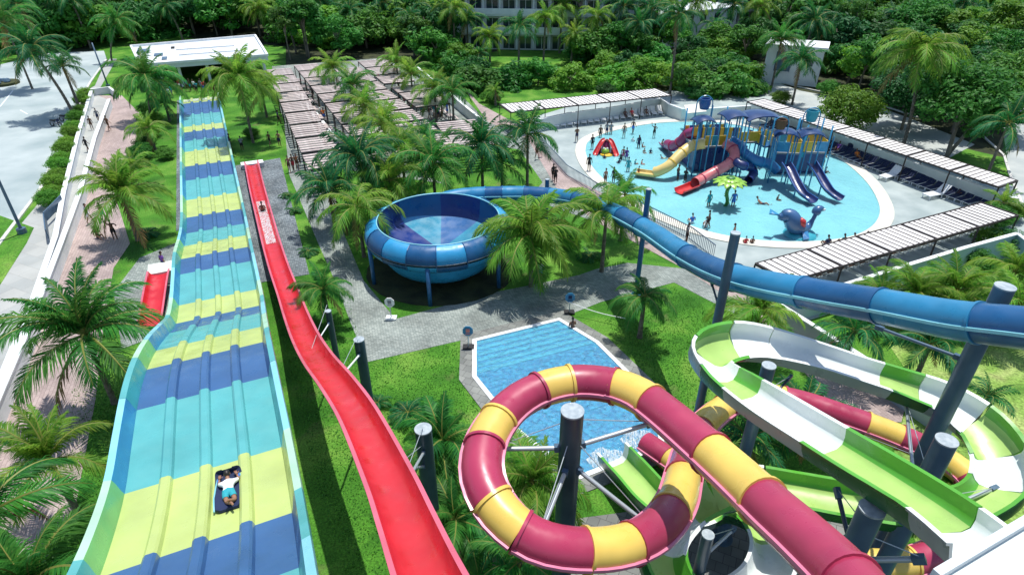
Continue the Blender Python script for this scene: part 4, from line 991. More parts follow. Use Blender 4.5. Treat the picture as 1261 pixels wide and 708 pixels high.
M['kpink'] = fg('play coral', (.72,.20,.20), .9, .5); M['kcream'] = fg('play cream yellow', (.82,.62,.22), .9, .4); M['kmag'] = fg('play magenta', (.30,.02,.12), .9, .5); M['ktube'] = fg('play azure', (.02,.18,.42), .9, .5); M['kgreen'] = fg('play lime', (.30,.56,.06), .8); M['kgreend'] = fg('play dark green', (.05,.22,.03))
zA = 2.7
cA = G(880,213) + V(-.3,2.2,0); cA2 = cA + V(-1.2,1.6,0)
deck_(cA, 4.4, 3.6, zA, dict(b=['kyel','kblue','kyel','kyel','kteal','kyel','kblue','kyel'], f=[None,'kyel','kteal','kyel',None,None]), 5.6, rw=0.01, rd=.01, skirt=(zA-.1,'kindigo'))
def dome(c, w, d, z):  deck_(c, w, d, z, {}, z, posts=False)
# roofs on their posts
def roof_px(px, py, w, d, z, zp, rot=FR, extra=1.0):
    c = G(px, py, z); c = V(c.x, c.y, 0); ex = V(math.cos(rot), math.sin(rot), 0); ey = V(-math.sin(rot), math.cos(rot), 0)
    b = MB(); n = 10; gy = 6; 
    for zz in (0, 1):
        for j in range(gy+1):
            for i in range(n+1):
                a = i/n*2-1; q = j/gy*2-1; h = .42*(1-abs(a)**2.5) + .22*(1-q*q); p = c + ex*a*w/2 + ey*q*d/2; b.v.append((p.x, p.y, z-.25+h - .10*zz))
    m_ = (n+1)*(gy+1)
    for j in range(gy):
        for i in range(n):
            k = j*(n+1)+i; b.f += [(k, k+1, k+n+2, k+n+1), (m_+k, m_+k+n+1, m_+k+n+2, m_+k+1)]; b.m += [0,0]
    ed = list(range(n+1)) + [j*(n+1)+n for j in range(1,gy+1)] + [gy*(n+1)+i for i in range(n-1,-1,-1)] + [j*(n+1) for j in range(gy-1,0,-1)]
    for a, q in zip(ed, ed[1:]+ed[:1]): b.f.append((a, m_+a, m_+q, q)); b.m.append(0)
    b.obj('roof', M['kroof'], ps, smooth=R(35))
    for sx in (-1,1):
        for sy in (-1,1):
            p = c + ex*sx*(w/2-.35) + ey*sy*(d/2-.3); MB().tube([p+Z*zp, p+Z*(z-.1)], .07, 8).obj('post', M['kpost'], ps, smooth=True)
    return c
roof_px(905,141,2.4,2.4,6.3,.1); roof_px(936,141,3.5,2.6,6.3,.1); roof_px(867,147,2.0,1.8,5.7,.1)
roof_px(968,163,2.3,2.0,5.0,.1,R(-10)); roof_px(999,163,2.3,2.0,5.2,.1,R(-5))
# buckets that tip
def bucket(px, py, z, col_, r=.55, hz=1.0):
    c = G(px, py, z); b = MB().lathe([(.02,-hz/2),(r*.75,-hz/2),(r,0),(r*.95,hz/2),(r*.8,hz/2),(.75*r,0)], c, 16); o = b.obj('tipping_bucket', M[col_], ps, smooth=R(50))
    P = [c + V(math.cos(a)*r*1.4, 0, math.sin(a)*r*1.4) for a in [math.pi*k/12 for k in range(13)]]; MB().tube(P, .05, 6).obj('bucket_hoop', M['kpost'], o)
    for s in (-1,1): p = c + V(s*r*1.4,0,0); MB().tube([p - Z*2.0, p], .06, 6).obj('bucket_stand', M['kpost'], o)
bucket(868,128,7.0,'kblue'); bucket(1000,143,6.6,'kteal'); bucket(962,153,6.0,'brownc', .5, .9)
# bridge with striped rails running right and nearer
cB = G(917,208) + V(0,2.4,0); deck_(cB, 2.6, 2.6, 2.5, dict(f=['kyel','kyel']), None)
cC = G(968,217) + V(0,1.7,0); deck_(cC, 2.4, 2.6, 2.3, dict(l=['kyel','kblue','kyel'], b=['kyel','kteal','kyel'], r=['kyel',None], f=['kpost','kyel']), 5.0, rw=.01, rd=.01, skirt=(2.2,'kindigo'), rot=R(-6))
cD = G(1000,217) + V(0,1.9,0); deck_(cD, 2.3, 2.6, 2.3, dict(b=['kyel','kteal','kyel','kyel'], r=['kyel','kyel'], f=['kyel','kpost']), 5.0, rw=.01, rd=.01, skirt=(2.2,'kindigo'), rot=R(-6))
MB().box(((cC.x+cD.x)/2, cC.y-.9, 1.6), 1.0, .1, 2.2).obj('front_panel', M['kyel'], ps); MB().box(((cC.x+cD.x)/2, cC.y-.98, 2.0), .5, .06, .55).obj('emblem_panel', M['tealc'], ps)
br0 = cB + V(1.2,.4,2.4); br1 = cC + V(-1.1,1.0,2.2)
MB().bar(br0, br1, 1.6, .14).obj('bridge', M['bluesteel'], ps)
bv = (br1-br0); bn = V(bv.x,bv.y,0).normalized().cross(Z)
for s in (-1,1):
    for k in range(9):
        p = br0 + bv*((k+.5)/9) + bn*s*.8 + Z*.6; MB().box(p, bv.length/9*.85, .06, .95, bv.normalized(), bn).obj('guard_panel', M[['kyel','kblue','whitec','kyel','kteal'][k % 5]], ps)
    for k in range(5):
        p = br0 + bv*(k/4) + bn*s*.84; MB().tube([V(p.x,p.y,.1), p + Z*1.5], .05, 6).obj('post', M['kpost'], ps)
# back rail panels between left tower and bridge
for k in range(11):
    p = G(866+ k*5.6, 184, 2.7) + V(0,3.4,0); MB().box((p.x,p.y,3.3), .52, .07, 1.1).obj('guard_panel', M[['kyel','kblue','kyel','kteal'][k % 4]], ps)
p0 = G(866,184,2.7)+V(0,2.2,0); p1_ = G(925,184,2.7)+V(0,2.2,0); MB().bar(V(p0.x,p0.y,2.6), V(p1_.x,p1_.y,2.6), 2.4, .16).obj('platform', M['bluesteel'], ps)
for k in range(9):
    p = V(p0.x,p0.y,0).lerp(V(p1_.x,p1_.y,0), k/8) + V(0,1.3,0); MB().tube([p, p+Z*4.4], .05, 6).obj('post', M['kpost'], ps)
for (x, y) in ((856,190),(872,198),(892,205),(903,200),(945,205),(982,214),(1012,212),(870,168)):
    p = G(x, y+12); MB().tube([p, p+Z*4.6], .055, 6).obj('spray_pole', M['kpost'], ps); 
# tube slides of the structure
def ktube(pts, r, c, fl, label=None):
    P = resample(catmull([G(x, y, z) for x, y, z in pts], 8), .25); n = 14
    circ = [(r*math.cos(2*math.pi*k/n), r*math.sin(2*math.pi*k/n)) for k in range(n)]; inn = [((r-.04)*math.cos(2*math.pi*k/n), (r-.04)*math.sin(2*math.pi*k/n)) for k in range(n)][::-1]
    b = MB(); b.sweep(P, circ, cap=False); b.sweep(P, inn, cap=False); o = b.obj('tube_slide', M[c], ps, smooth=R(60))
    L = len(P)
    for i in range(4, L-3, max(4, L//4)):
        d = (P[i+1]-P[i]).normalized(); MB().sweep([P[i]-d*.05, P[i]+d*.05], [(q[0]*1.12, q[1]*1.12) for q in circ]).obj('joint_ring', M[fl], o, smooth=R(50))
    return P, o
def kexit(P, r, c, fl, L=2.0):
    e = P[-1]; d = (P[-1]-P[-3]); d.z = 0; d.normalize(); top, bot = trough(r*.98, r*.75, .04, .10)
    mm = [1] + [0]*(len(top)-3) + [1,1] + [0]*len(bot)
    MB().sweep([e - Z*r*.9 - d*.1, e - Z*r*.95 + d*L*.5, e - Z*r*.95 + d*L], top+bot, mm[:len(top+bot)]).obj('exit_chute', [M[c], M[fl]], ps, smooth=R(50))
P, o = ktube([(868,177,3.3),(852,180,3.0),(838,190,2.4),(824,204,1.5),(811,211,.9),(806,212,.75)], .52, 'kcream', 'kyel'); kexit(P, .52, 'kcream', 'kyel', 1.9)
P, o = ktube([(893,177,3.2),(903,184,2.9),(904,195,2.3),(893,205,1.7),(876,214,1.1),(862,222,.75),(856,225,.68)], .50, 'kpink', 'maroon'); kexit(P, .52, 'kred', 'kred', 2.4)
P, o = ktube([(900,173,3.4),(909,179,3.1),(918,190,2.6),(932,198,2.1),(948,203,1.6),(956,210,1.0)], .50, 'ktube', 'kpost')
P, o = ktube([(856,163,3.4),(846,166,2.9),(838,175,2.0),(829,180,1.2),(822,178,.8)], .55, 'kmag', 'maroon'); kexit(P, .55, 'kindigo', 'kmag', 1.2)
P, o = ktube([(906,199,2.2),(915,204,2.0),(924,206,1.4),(928,213,.9),(922,222,.6)], .42, 'kindigo', 'kblue')
def kopen(pts, r, c):
    top, bot = trough(r, .38, .04, .09); P = resample(catmull([G(x, y, z) for x, y, z in pts], 8), .3); mm = [1] + [0]*(len(top)-3) + [1,1] + [0]*len(bot)
    MB().sweep(P, top+bot, mm[:len(top+bot)]).obj('open_chute', [M[c], M['kblue']], ps, smooth=R(50)); p = P[len(P)//2]; MB().tube([V(p.x,p.y,0), p], .07, 8).obj('chute_leg', M['kpost'], ps)
kopen([(966,203,2.3),(971,210,2.0),(978,225,1.3),(986,239,.7),(994,245,.45),(1001,250,.4)], .42, 'kindigo'); kopen([(998,202,2.3),(1003,210,2.0),(1010,222,1.4),(1018,235,.8),(1026,242,.5),(1034,247,.4)], .42, 'kindigo')

# flower-shaped spray
fl = thing('flower_shower', 'lime green flower-topped water spray on a twisted green stem', 'water spray', G(893,255))
S_ = [V(.10*math.sin(k*.9), .10*math.cos(k*.9), .25*k) for k in range(11)]; MB().tube(S_, .16, 10).obj('stem', M['kgreend'], fl, smooth=True)
for k in range(8): q = S_[k+1]; a = k*.9; MB().tube([q, q+V(math.cos(a)*.3, math.sin(a)*.3, .12)], [.10,.02], 6).obj('stem_leaf', M['kgreen'], fl)
def petal(L, w, z0, dz, a, c, par):
    b = MB(); n = 6
    for i in range(n+1):
        t = i/n; wd = w*math.sin(math.pi*min(1, .12+t*.86))**.7; r = .25 + L*t; z = z0 + dz*math.sin(t*1.9) - .35*t*t
        for s, k in ((-1,0),(0,.07),(1,0)): b.v.append((r*math.cos(a) - s*wd*math.sin(a), r*math.sin(a)+s*wd*math.cos(a), z+k))
    m_ = 3*(n+1); b.v += [(x, y, z-.05) for x, y, z in b.v[:]]
    for i in range(n):
        for j in range(2): k = 3*i+j; b.f += [(k, k+3, k+4, k+1), (m_+k, m_+k+1, m_+k+4, m_+k+3)]; b.m += [0,0]
        b.f += [(3*i, m_+3*i, m_+3*i+3, 3*i+3), (3*i+2, 3*i+5, m_+3*i+5, m_+3*i+2)]; b.m += [0,0]
    b.obj('petal', M[c], par, smooth=R(40))
for k in range(12): petal(1.25, .30, 2.55, .12, k*math.pi/6, 'kgreen' if k % 2 else 'kyellowg' if 'kyellowg' in M else 'kgreen', fl)
for k in range(10): petal(.8, .24, 2.68, .16, (k+.5)*math.pi/5, 'kgreen', fl)
MB().lathe([(.42,2.62),(.40,2.82),(.26,2.90),(.001,2.92)], n=14).obj('flower_centre', M['kgreend'], fl, smooth=True)

# blue sea-creature slide
wh = thing('sea_creature', 'blue finned sea creature slide with a red saddle and raised head', 'play figure', G(983,290), R(14))
B_ = MB().tube(catmull([V(-2.1,.5,1.9),V(-1.75,.4,1.75),V(-1.3,.25,1.85),V(-.95,.1,1.55),V(-.6,0,1.0),V(.1,-.05,.6),V(.7,0,.75),V(1.05,.05,1.3),V(1.25,.1,1.85)],6), [.05+.0*k for k in range(1)]*1 + [ .10+.0*k for k in range(3)] + [.0]*0 + [ (.16 + .9*math.sin(math.pi*min(1,(k/48)*1.15))**1.1*(.60 if k < 30 else .52)) for k in range(4,49)], 14)
B_.obj('body', M['kwhale'], wh, smooth=True)
MB().tube(catmull([V(1.15,.1,1.75),V(1.3,.1,2.1),V(1.55,.08,2.2),V(1.9,.05,2.05)],4), [.30,.34,.37,.38,.38,.36,.33,.30,.27,.24,.2,.15,.08], 12).obj('head', M['kwhale'], wh, smooth=True)
for s in (-1,1):
    MB().box((1.6,.08+s*.36,2.25), .16, .08, .16).obj('eye', M['whitec'], wh)
    b = MB(); b.add([V(-.2,s*.5,.7),V(.4,s*.5,.6),V(.0,s*1.3,.35),V(-.5,s*1.25,.3),V(-.2,s*.5,.6),V(.4,s*.5,.5),V(.0,s*1.3,.28),V(-.5,s*1.25,.22)], [(0,1,2,3),(7,6,5,4),(0,4,5,1),(1,5,6,2),(2,6,7,3),(3,7,4,0)]); b.obj('fin', M['ktube'], wh)
b = MB(); b.add([V(-2.0,.4,1.95),V(-2.6,.9,2.3),V(-2.9,.5,2.1),V(-2.5,.1,2.15),V(-2.0,.4,1.85),V(-2.6,.9,2.2),V(-2.9,.5,2.0),V(-2.5,.1,2.05)], [(0,1,2,3),(7,6,5,4),(0,4,5,1),(1,5,6,2),(2,6,7,3),(3,7,4,0)]); b.obj('tail_fin', M['kpost'], wh)
MB().tube([V(-.55,-.40,1.75),V(-.35,-.42,1.45),V(-.1,-.42,1.05)], [.18,.34,.2], 10).obj('saddle', M['kred'], wh, smooth=True)
MB().lathe([(.01,0),(1.35,.02),(1.2,.28),(.5,.42),(.01,.44)], (.1,0,0), 20).obj('base', M['kteal'], wh, smooth=R(50))
# small red slide with a green and yellow figure
rf = thing('toddler_slide', 'small red twin slide with a green and yellow frog-like base at the left pool edge', 'play figure', G(746,189), R(-8)); rf.scale = (.72,.72,.72)
for s in (-1,1):
    P_ = catmull([V(s*.1,.6,1.9),V(s*.55,.2,1.75),V(s*1.0,-.4,1.1),V(s*1.45,-1.1,.35),V(s*1.6,-1.5,.15)],6); top, bot = trough(.34,.30,.04,.08)
    MB().sweep(P_, top+bot).obj('chute', M['kred' if s < 0 else 'kred'], rf, smooth=R(50))
    MB().tube([V(s*1.0,-.4,0), V(s*1.0,-.4,1.0)], .25, 8).obj('chute_foot', M['kmag'], rf)
MB().lathe([(.75,0),(.8,.5),(.62,1.1),(.35,1.7),(.01,1.85)], (0,.4,0), 16).obj('mound', M['kmag'], rf, smooth=R(50))
MB().lathe([(.01,.2),(.5,.25),(.62,.6),(.45,.95),(.01,1.1)], (-.1,-.7,0), 14).obj('figure_head', M['kgreen'], rf, smooth=True)
for s in (-1,1): MB().lathe([(.01,.9),(.17,.98),(.17,1.12),(.01,1.24)], (-.1+s*.26,-.85,0), 8).obj('eye', M['whitec'], rf, smooth=True)
MB().lathe([(.01,.05),(1.0,.05),(.95,.25),(.3,.35)], (.1,-1.0,0), 16).obj('base', M['kyel'], rf, smooth=R(50))
# white sail shade tilted behind the towers
o = thing('shade_sail', 'small cream tilted shade panel at the rear of the play structure', 'canopy', G(852,160))
MB().box((0,0,2.6), 2.3, 1.9, .07, (1,0,.1), (0,1,.25)).obj('panel', M['coping'], o); MB().tube([V(0,0,0),V(0,0,2.55)], .07, 8).obj('post', M['galv'], o)

# ------------------------------------------------------------ loungers
def lounger(label, grp, c='whitec'):
    o = thing('sun_lounger', label, 'sun lounger', (0,0,0), 0, grp)
    f = MB()
    for s in (-1,1): f.box((s*.30, -.25, .30), .05, 1.35, .06); 
    for y in (-.9,.4): f.box((0,y,.30), .6, .05, .05)
    f.obj('frame', M['whitec'], o)
    sl_ = MB()
    for k in range(9): sl_.box((0,-.88+.155*k,.34), .58, .115, .025)
    sl_.obj('seat', M[c], o); bk = MB(); ey = V(0,math.cos(R(42)),math.sin(R(42)))
    for k in range(5): bk.box(V(0,.44,.34)+ey*(.08+.15*k), .58, .12, .025, (1,0,0), ey)
    for s in (-1,1): bk.bar(V(s*.3,.44,.33), V(s*.3,.44,.33)+ey*.8, .045)
    bk.obj('backrest', M[c], o); bar_ = MB().box((0,0,.15), .05, .05, .3).mesh('leg', M['whitec'])
    for sx in (-1,1):
        for y in (-.8,.35): link('leg', bar_, o, (sx*.28, y, 0))
    return o
def lrow(a, b_, n, label, grp, rz, c='whitec', jitter=4, skip=(), first=None):
    A = G(*a, .05); B2 = G(*b_, .05); src = lounger(label, grp, c)
    for i in range(n):
        if i in skip: continue
        p = A.lerp(B2, i/(n-1)); q = (0,0,rz + R(rnd.uniform(-jitter,jitter)))
        if i == 0: src.location = p; src.rotation_euler = q
        else: dup(src, p, q)
lrow((668,158),(812,140), 19, 'white sun lounger in the shaded row under the far canopy', 'loungers under the far canopy', R(-2))
lrow((942,157),(1216,259), 38, 'sun lounger with seat coloured dark for shade, in the row under the long diagonal canopy', 'loungers under the diagonal canopy', PHI-R(90), 'navy', 6)  # navy seats carry the canopy shade in their cloth colour
lrow((988,345),(1235,272), 22, 'pale slatted lounger between the near canopy and the blue-grey wall', 'loungers under the near canopy', R(180)+PHI, 'brownc', 5)
ch = lounger('big white open lounger standing alone under the diagonal canopy', 'white loungers in front of the row'); ch.location = G(1094,220,.05); ch.rotation_euler = (0,0,R(-60)); ch.scale = (1.3,)*3
dup(ch, G(1150,243,.05), (0,0,R(-70)), label='big white open lounger near the right end of the diagonal canopy')
for x, y, t in ((1049,188,'round dark blue cushion chair beside the diagonal canopy post'),):
    o = thing('tub_chair', t, 'chair', G(x,y,.05)); MB().lathe([(.5,.3),(.6,.6),(.62,1.0),(.5,1.1),(.45,.6),(.01,.45)], n=14, a0=0, a1=5).obj('shell', M['navy'], o, smooth=True); MB().cyl((0,0,0), .35, .35).obj('base', M['navy'], o)

# ------------------------------------------------------------ signs, lamp, street things
def sign(px, py, label, c, mark, h=1.15, pt='galv', rz=0, w=.62):
    o = thing('notice_sign', label, 'sign', G(px, py, .03), rz)
    MB().box((0,0,.05), .7, .5, .1).obj('foot', M['black'] if c != 'whitec' else M['white'], o); MB().tube([V(0,0,.1),V(0,0,h)], .035, 8).obj('post', M[pt], o)
    oc = [(w/2*math.cos(R(22.5+45*k))*1.08, w/2*math.sin(R(22.5+45*k))*1.2) for k in range(8)]
    b = MB(); b.v = [(x, -.03, h+.3+z) for x, z in oc] + [(x, .02, h+.3+z) for x, z in oc]; b.f = [tuple(range(8))] + [tuple(range(15,7,-1))] + [(i, i+8, (i+1)%8+8, (i+1)%8) for i in range(8)]; b.m = [0]*10
    p = b.obj('board', M[c], o); MB().box((0,-.042,h+.34), w*.38, .014, .26).obj('pictogram', M[mark], p); MB().box((0,-.042,h+.10), w*.5, .014, .05).obj('text_line', M[mark], p)
sign(482,392, 'white eight-sided rules sign with a dark figure, in front of the bowl', 'whitec', 'greyc', .95)
sign(577,428, 'light blue round rules sign at the left corner of the landing pool', 'bluec3' if 'bluec3' in M else 'tubeL', 'kpink', .95)
sign(701,385, 'light blue rules sign beside the path behind the landing pool', 'tubeL', 'navy', .9)
def rope(label, a, b_, za, zb, sag=.15):
    A = G(*a, za); B2 = G(*b_, zb); P = [A.lerp(B2, k/8) - Z*sag*math.sin(math.pi*k/8) for k in range(9)]; o = thing('rope', label, 'rope', (A.x,A.y,0)); MB().tube([p-V(A.x,A.y,0) for p in P], .025, 5).obj('cord', M['whitec'], o)
rope('white rope stretched over the lawn right of the blue rules sign', (701,372), (770,392), .9, .6)
o = thing('street_lamp', 'slate-blue street lamp pole on the small grass triangle by the road', 'street lamp', G(28,287,.05))
MB().tube([V(0,0,.1),V(0,0,8.6)], [.13,.09], 12).obj('pole', M['greysteel'], o, smooth=SM); MB().cyl((0,0,0), .35, .45, 8).obj('base', M['greysteel'], o); MB().bar(V(0,0,8.5), V(-1.8,.1,8.8), .09).obj('arm', M['greysteel'], o); h_ = MB().box((-2.1,.1,8.82), .8,.3,.14).obj('lamp_head', M['greysteel'], o); MB().box((-2.1,.1,8.74), .6,.22,.03).obj('diffuser', M['whitec'], h_)
o = thing('street_pole', 'slate pole leaning over the sidewalk near the top left palms', 'post', G(133,106,.03)); MB().tube([V(0,0,0),V(-.4,.2,6.2)], [.12,.09], 10).obj('pole', M['greysteel'], o, smooth=True); MB().cyl((0,0,0), .3, .2, 8).obj('base', M['greysteel'], o)
def cart(px, py, label, rz):
    o = thing('motor_scooter', label, 'scooter', G(px, py, .02), rz)
    for y in (-.62,.62):
        b = MB(); P = [V(0, y+.27*math.cos(a), .28+.27*math.sin(a)) for a in [math.pi*k/8 for k in range(17)]]; w = b.tube(P, .065, 8, False).obj('wheel', M['black'], o, smooth=True); MB().box((0,y,.28), .05, .28, .28).obj('rim', M['galv'], w)
    MB().tube([V(0,-.6,.35),V(0,-.35,.42),V(0,0,.40),V(0,.35,.55),V(0,.7,.62)], [.07,.13,.12,.18,.1], 10).obj('body', M['greyc'], o, smooth=True)
    MB().box((0,.28,.76), .28,.75,.12).obj('seat', M['black'], o); MB().tube([V(0,-.62,.3),V(0,-.42,.95)], .04, 8).obj('fork', M['galv'], o); MB().tube([V(-.32,-.36,.98),V(0,-.44,.96),V(.32,-.36,.98)], .025, 6).obj('handlebar', M['black'], o); MB().box((0,-.5,.72), .34,.06,.5).obj('front_shield', M['navy'], o)
cart(70,156, 'dark scooter on the road in the shade of the leaning palms', R(75)); cart(82,150, 'dark scooter closest to the hedge below the leaning palms', R(80))
o = thing('planter_bed', 'round planter with red flowers and dark rocks at the left edge of the road', 'planter', G(4,104,.02))
MB().lathe([(2.2,0),(2.2,.35),(1.9,.38),(.01,.5)], n=20).obj('bed', M['litter'], o, smooth=R(40))
rr = random.Random(5)
for k in range(9): a = rr.random()*6.3; q = rr.random()*1.7; MB().lathe([(.35,0),(.45,.25),(.25,.55),(.01,.62)], (q*math.cos(a), q*math.sin(a), .3), 7).obj('rock', M['greysteel'], o)

# ------------------------------------------------------------ people
PPL = [
 (109,187,'walk','skinB','person in black walking on the ramp, nearest of the ramp walkers','blackc','blackc',None,160),
 (114,160,'stand','skinB','slim person in the middle of the ramp in brown clothes','brownc','brownc',None,200),
 (122,150,'walk','skinB','person in dark top, farthest walker on the ramp','navy','greyc',None,20),
 (135,161,'walk','skinA','person with long hair and beige dress walking right of the ramp wall','brownc','brownc',None,160),
 (112,275,'walk','skinA','person in white shorts walking behind the palm on the promenade','whitec','greyc',None,100),
 (129,272,'walk','skinB','person in teal shorts stepping along the promenade behind the palm','tealc',None,None,250),
 (121,292,'sit','skinA','bare-backed person crouching on the promenade, left of a pair','navy',None,None,60),
 (143,296,'arms','skinB','dark-haired person bending on the promenade, right of a pair','blackc',None,None,210),
 (205,336,'stand','skinA','person in dark blue swimwear beside the short red slide','navy','purple',None,150),
 (190,343,'sit','skinA','person sitting at the top of the short red slide','pinkc',None,None,10),
 (285,184,'stand','skinB','person in black in the palm shade, left of the wide slide queue path','blackc','blackc',None,120),
 (299,186,'folded','skinB','person in dark shirt in the palm shade near the red slide end','blackc','greyc',None,200),
 (333,180,'walk','skinA','person with long hair under the palm at the path edge','blackc','brownc',None,150),
 (345,181,'stand','skinA','bare-backed person in navy shorts on the path beside the pergolas','navy',None,None,170),
 (344,153,'walk','skinB','person in dark clothes at the shaded side of the first pergola row','blackc','navy',None,100),
 (357,212,'walk','skinA','leftmost of three people walking on the path by the front pergola','brownc',None,'pinkc',10),
 (362,211,'walk','skinB','middle of three people walking on the path by the front pergola','redc',None,None,0),
 (367,209,'stand','skinA','rightmost of three people walking on the path by the front pergola','brownc',None,'orange',20),
 (710,175,'folded','skinB','person in dark shorts standing alone on the deck left of the pool','navy','brownc',None,190),
 (725,211,'walk','skinB','person in black dress walking on the cream pool edge','blackc','blackc',None,170),
 (661,196,'walk','skinB','person walking on the brick walk beside a palm trunk, left of a pair','brownc',None,None,30),
 (666,193,'stand','skinA','person on the brick walk beside a palm trunk, right of a pair','greyc','brownc',None,0),
 (681,222,'stand','skinB','person in black shirt and white cap behind the blue tube','blackc','blackc',None,40),
 (684,226,'folded','skinB','person in black clothes close behind another behind the blue tube','blackc','blackc',None,200),
 (869,280,'sit','skinA','person in white top sitting on the near pool edge behind the blue post','whitec','whitec',None,170),
 (871,282,'walk','skinB','person leaning at the near pool edge with dark shorts','blackc',None,None,250),
 (902,296,'walk','skinA','person stepping out of the pool beside the tall slate post','blackc',None,'blackc',240),
 (918,300,'sit','skinA','child in red sitting on the near pool edge','redc','redc',None,180),
 (926,300,'sit','skinB','person with dark hair sitting on the pool edge right of a child','brownc',None,None,170),
 (852,275,'sit','skinC','person in blue and white shirt sitting on the pool edge','whitec','bluec',None,190),
 (845,297,'stand','skinB','person in dark clothes by the railing gate','blackc','greyc',None,90),
 (1012,207,'arms','skinA','person walking along the pool edge right of the purple slides','brownc',None,'orange',100),
 (1016,213,'sit','skinB','child crouching in the water at the right pool edge','blackc',None,None,80),
 (957,247,'sit','skinB','child in dark shorts sitting in the water near the flower spray','blackc',None,None,40),
 (938,252,'recline','skinA','person floating on their back between the flower spray and the open chutes','navy',None,None,70),
 (872,255,'stand','skinA','person in patterned blue shirt standing under the flower spray, left','tealc','tealc',None,200),
 (902,255,'stand','skinA','person in pale shirt standing right of the flower stem','bluec','bluec',None,180),
 (843,225,'folded','skinB','person in black wading below the cream tube exit','blackc','blackc',None,130),
 (834,222,'stand','skinB','slim person standing behind the cream tube exit','navy',None,None,100),
 (786,216,'stand','skinB','child in red shorts at the mouth of the cream tube','redc',None,None,90),
 (791,182,'sit','skinA','child sitting in the water left of the magenta tube exit','brownc',None,None,100),
 (815,181,'sit','skinA','person with orange swimwear sitting by the magenta tube exit','orange',None,None,60),
 (817,196,'recline','skinA','child with a yellow float lying in the water under the cream tube','yellowc',None,None,90),
 (768,170,'stand','skinA','person in grey shorts wading near the far pool edge, left','greyc',None,None,170),
 (779,165,'walk','skinB','person in blue shorts walking on the far pool edge','bluec',None,None,150),
 (805,170,'arms','skinB','person in black shorts wading, rightmost of those near the far edge','blackc',None,None,180),
 (779,175,'sit','skinB','child crouching in the shallow water in pale shirt','whitec','whitec',None,150),
 (787,177,'stand','skinB','person in black shirt wading with a child, behind another person','blackc','blackc',None,200),
 (786,183,'stand','skinB','person in navy suit standing in the middle of the left water','navy','navy',None,160),
 (793,189,'sit','skinA','child in white sitting in the water beside another child','whitec',None,None,20),
 (801,189,'sit','skinB','child in navy sitting in the water right of a white-clad child','navy','navy',None,0),
 (767,197,'stand','skinA','person in pink suit wading in a tight group, left one','pinkc',None,'pinkc',160),
 (771,198,'stand','skinB','person in purple suit wading in a tight group, right one','purple','purple',None,190),
 (773,212,'stand','skinA','person in bright teal shirt wading nearest below the group','tealc','tealc',None,185),
 (782,203,'sit','skinA','child splashing in teal shorts right of the group','tealc','tealc',None,100),
 (790,203,'sit','skinC','child in rose swimwear sitting alone in the left water','pinkc',None,'pinkc',60),
 (762,202,'sit','skinB','child crouching in dark clothes beside the red toddler slide','navy','navy',None,200),
 (764,199,'stand','skinB','child in black standing at the right foot of the red toddler slide','blackc','blackc',None,170),
 (744,196,'sit','skinB','child in navy sitting at the left foot of the red toddler slide','navy','navy',None,150),
 (729,184,'stand','skinB','person in black swimwear standing at the left pool edge by the red slide','blackc','blackc',None,200),
 (739,170,'stand','skinB','person standing behind the red toddler slide in black cap','blackc','brownc',None,180),
 (747,166,'stand','skinB','person in dark shirt and white cap behind the top of the toddler slide','navy','greyc',None,170),
 (752,166,'folded','skinA','person in checked grey shirt right behind the toddler slide','greyc','greyc',None,180),
 (745,228,'stand','skinA','person in beige shorts wading close to the near left pool edge, left','brownc',None,None,30),
 (755,227,'stand','skinB','person in black wading close to the near left pool edge, right','blackc','blackc',None,200),
 (1148,291,'recline','skinA','sunbather in red lying under the near canopy, middle','pinkc','redc',None,200),
 (1064,317,'recline','skinB','sunbather in magenta top under the left part of the near canopy','pinkc','pinkc',None,210),
 (1080,314,'recline','skinB','sunbather in blue under the left part of the near canopy','bluec','bluec',None,200),
 (1018,303,'sit','skinB','person with dark hair at the water edge behind the near canopy, left','navy','navy',None,190),
 (1038,301,'sit','skinB','person with dark hair at the water edge behind the near canopy, second','blackc','blackc',None,190),
 (1050,300,'sit','skinC','person with a yellow swim ring at the water edge behind the near canopy','yellowc','yellowc',None,190),
 (1066,299,'sit','skinB','person with dark hair at the water edge behind the near canopy, right','blackc',None,None,190),
 (1056,194,'recline','skinA','sunbather in orange-red top on a lounger under the diagonal canopy','orange','orange',None,PHI),
 (1031,184,'recline','skinB','sunbather in purple on a lounger in the diagonal row, left part','purple','purple',None,-40),
 (1175,232,'recline','skinA','tan sunbather on a lounger at the right end of the diagonal row, left of two','brownc',None,None,-60),
 (1186,237,'recline','skinB','tan sunbather on a lounger at the right end of the diagonal row, right of two','navy',None,None,-60),
 (965,158,'recline','skinA','sunbather with red towel on a lounger behind the blue canopies','redc','redc',None,-60),
 (770,143,'recline','skinB','sunbather on a lounger under the far canopy, left of two','navy',None,None,0),
 (778,142,'recline','skinA','sunbather in red on a lounger under the far canopy','redc','redc',None,0),
 (796,140,'recline','skinB','sunbather on a lounger under the far canopy near its right end','brownc',None,None,0),
 (705,404,'folded','skinB','person with dark hair standing chest-deep at the far corner of the landing pool','blackc',None,None,200),
 (665,346,'stand','skinA','person in blue and white in the palm shade right of the bowl','bluec','whitec',None,190),
]
for k, (x, y, kd, sk, lb, s_, t_, b_, f_) in enumerate(PPL):
    inpool = (716 < x < 1095 and 152 < y < 303 and 'edge' not in lb and 'deck' not in lb and 'canopy' not in lb and 'row' not in lb and 'canopies' not in lb)
    z = -.22 if inpool and kd in ('stand','walk','arms','folded') else (-.05 if inpool else .06)
    if 'lounger' in lb or 'sunbather' in lb: z = .38
    if x == 705: z = -.95
    child = 'child' in lb
    person(x, y, kd, sk, lb, s_, t_, b_, f_, z, (.68 if child else rnd.uniform(.94,1.05)))
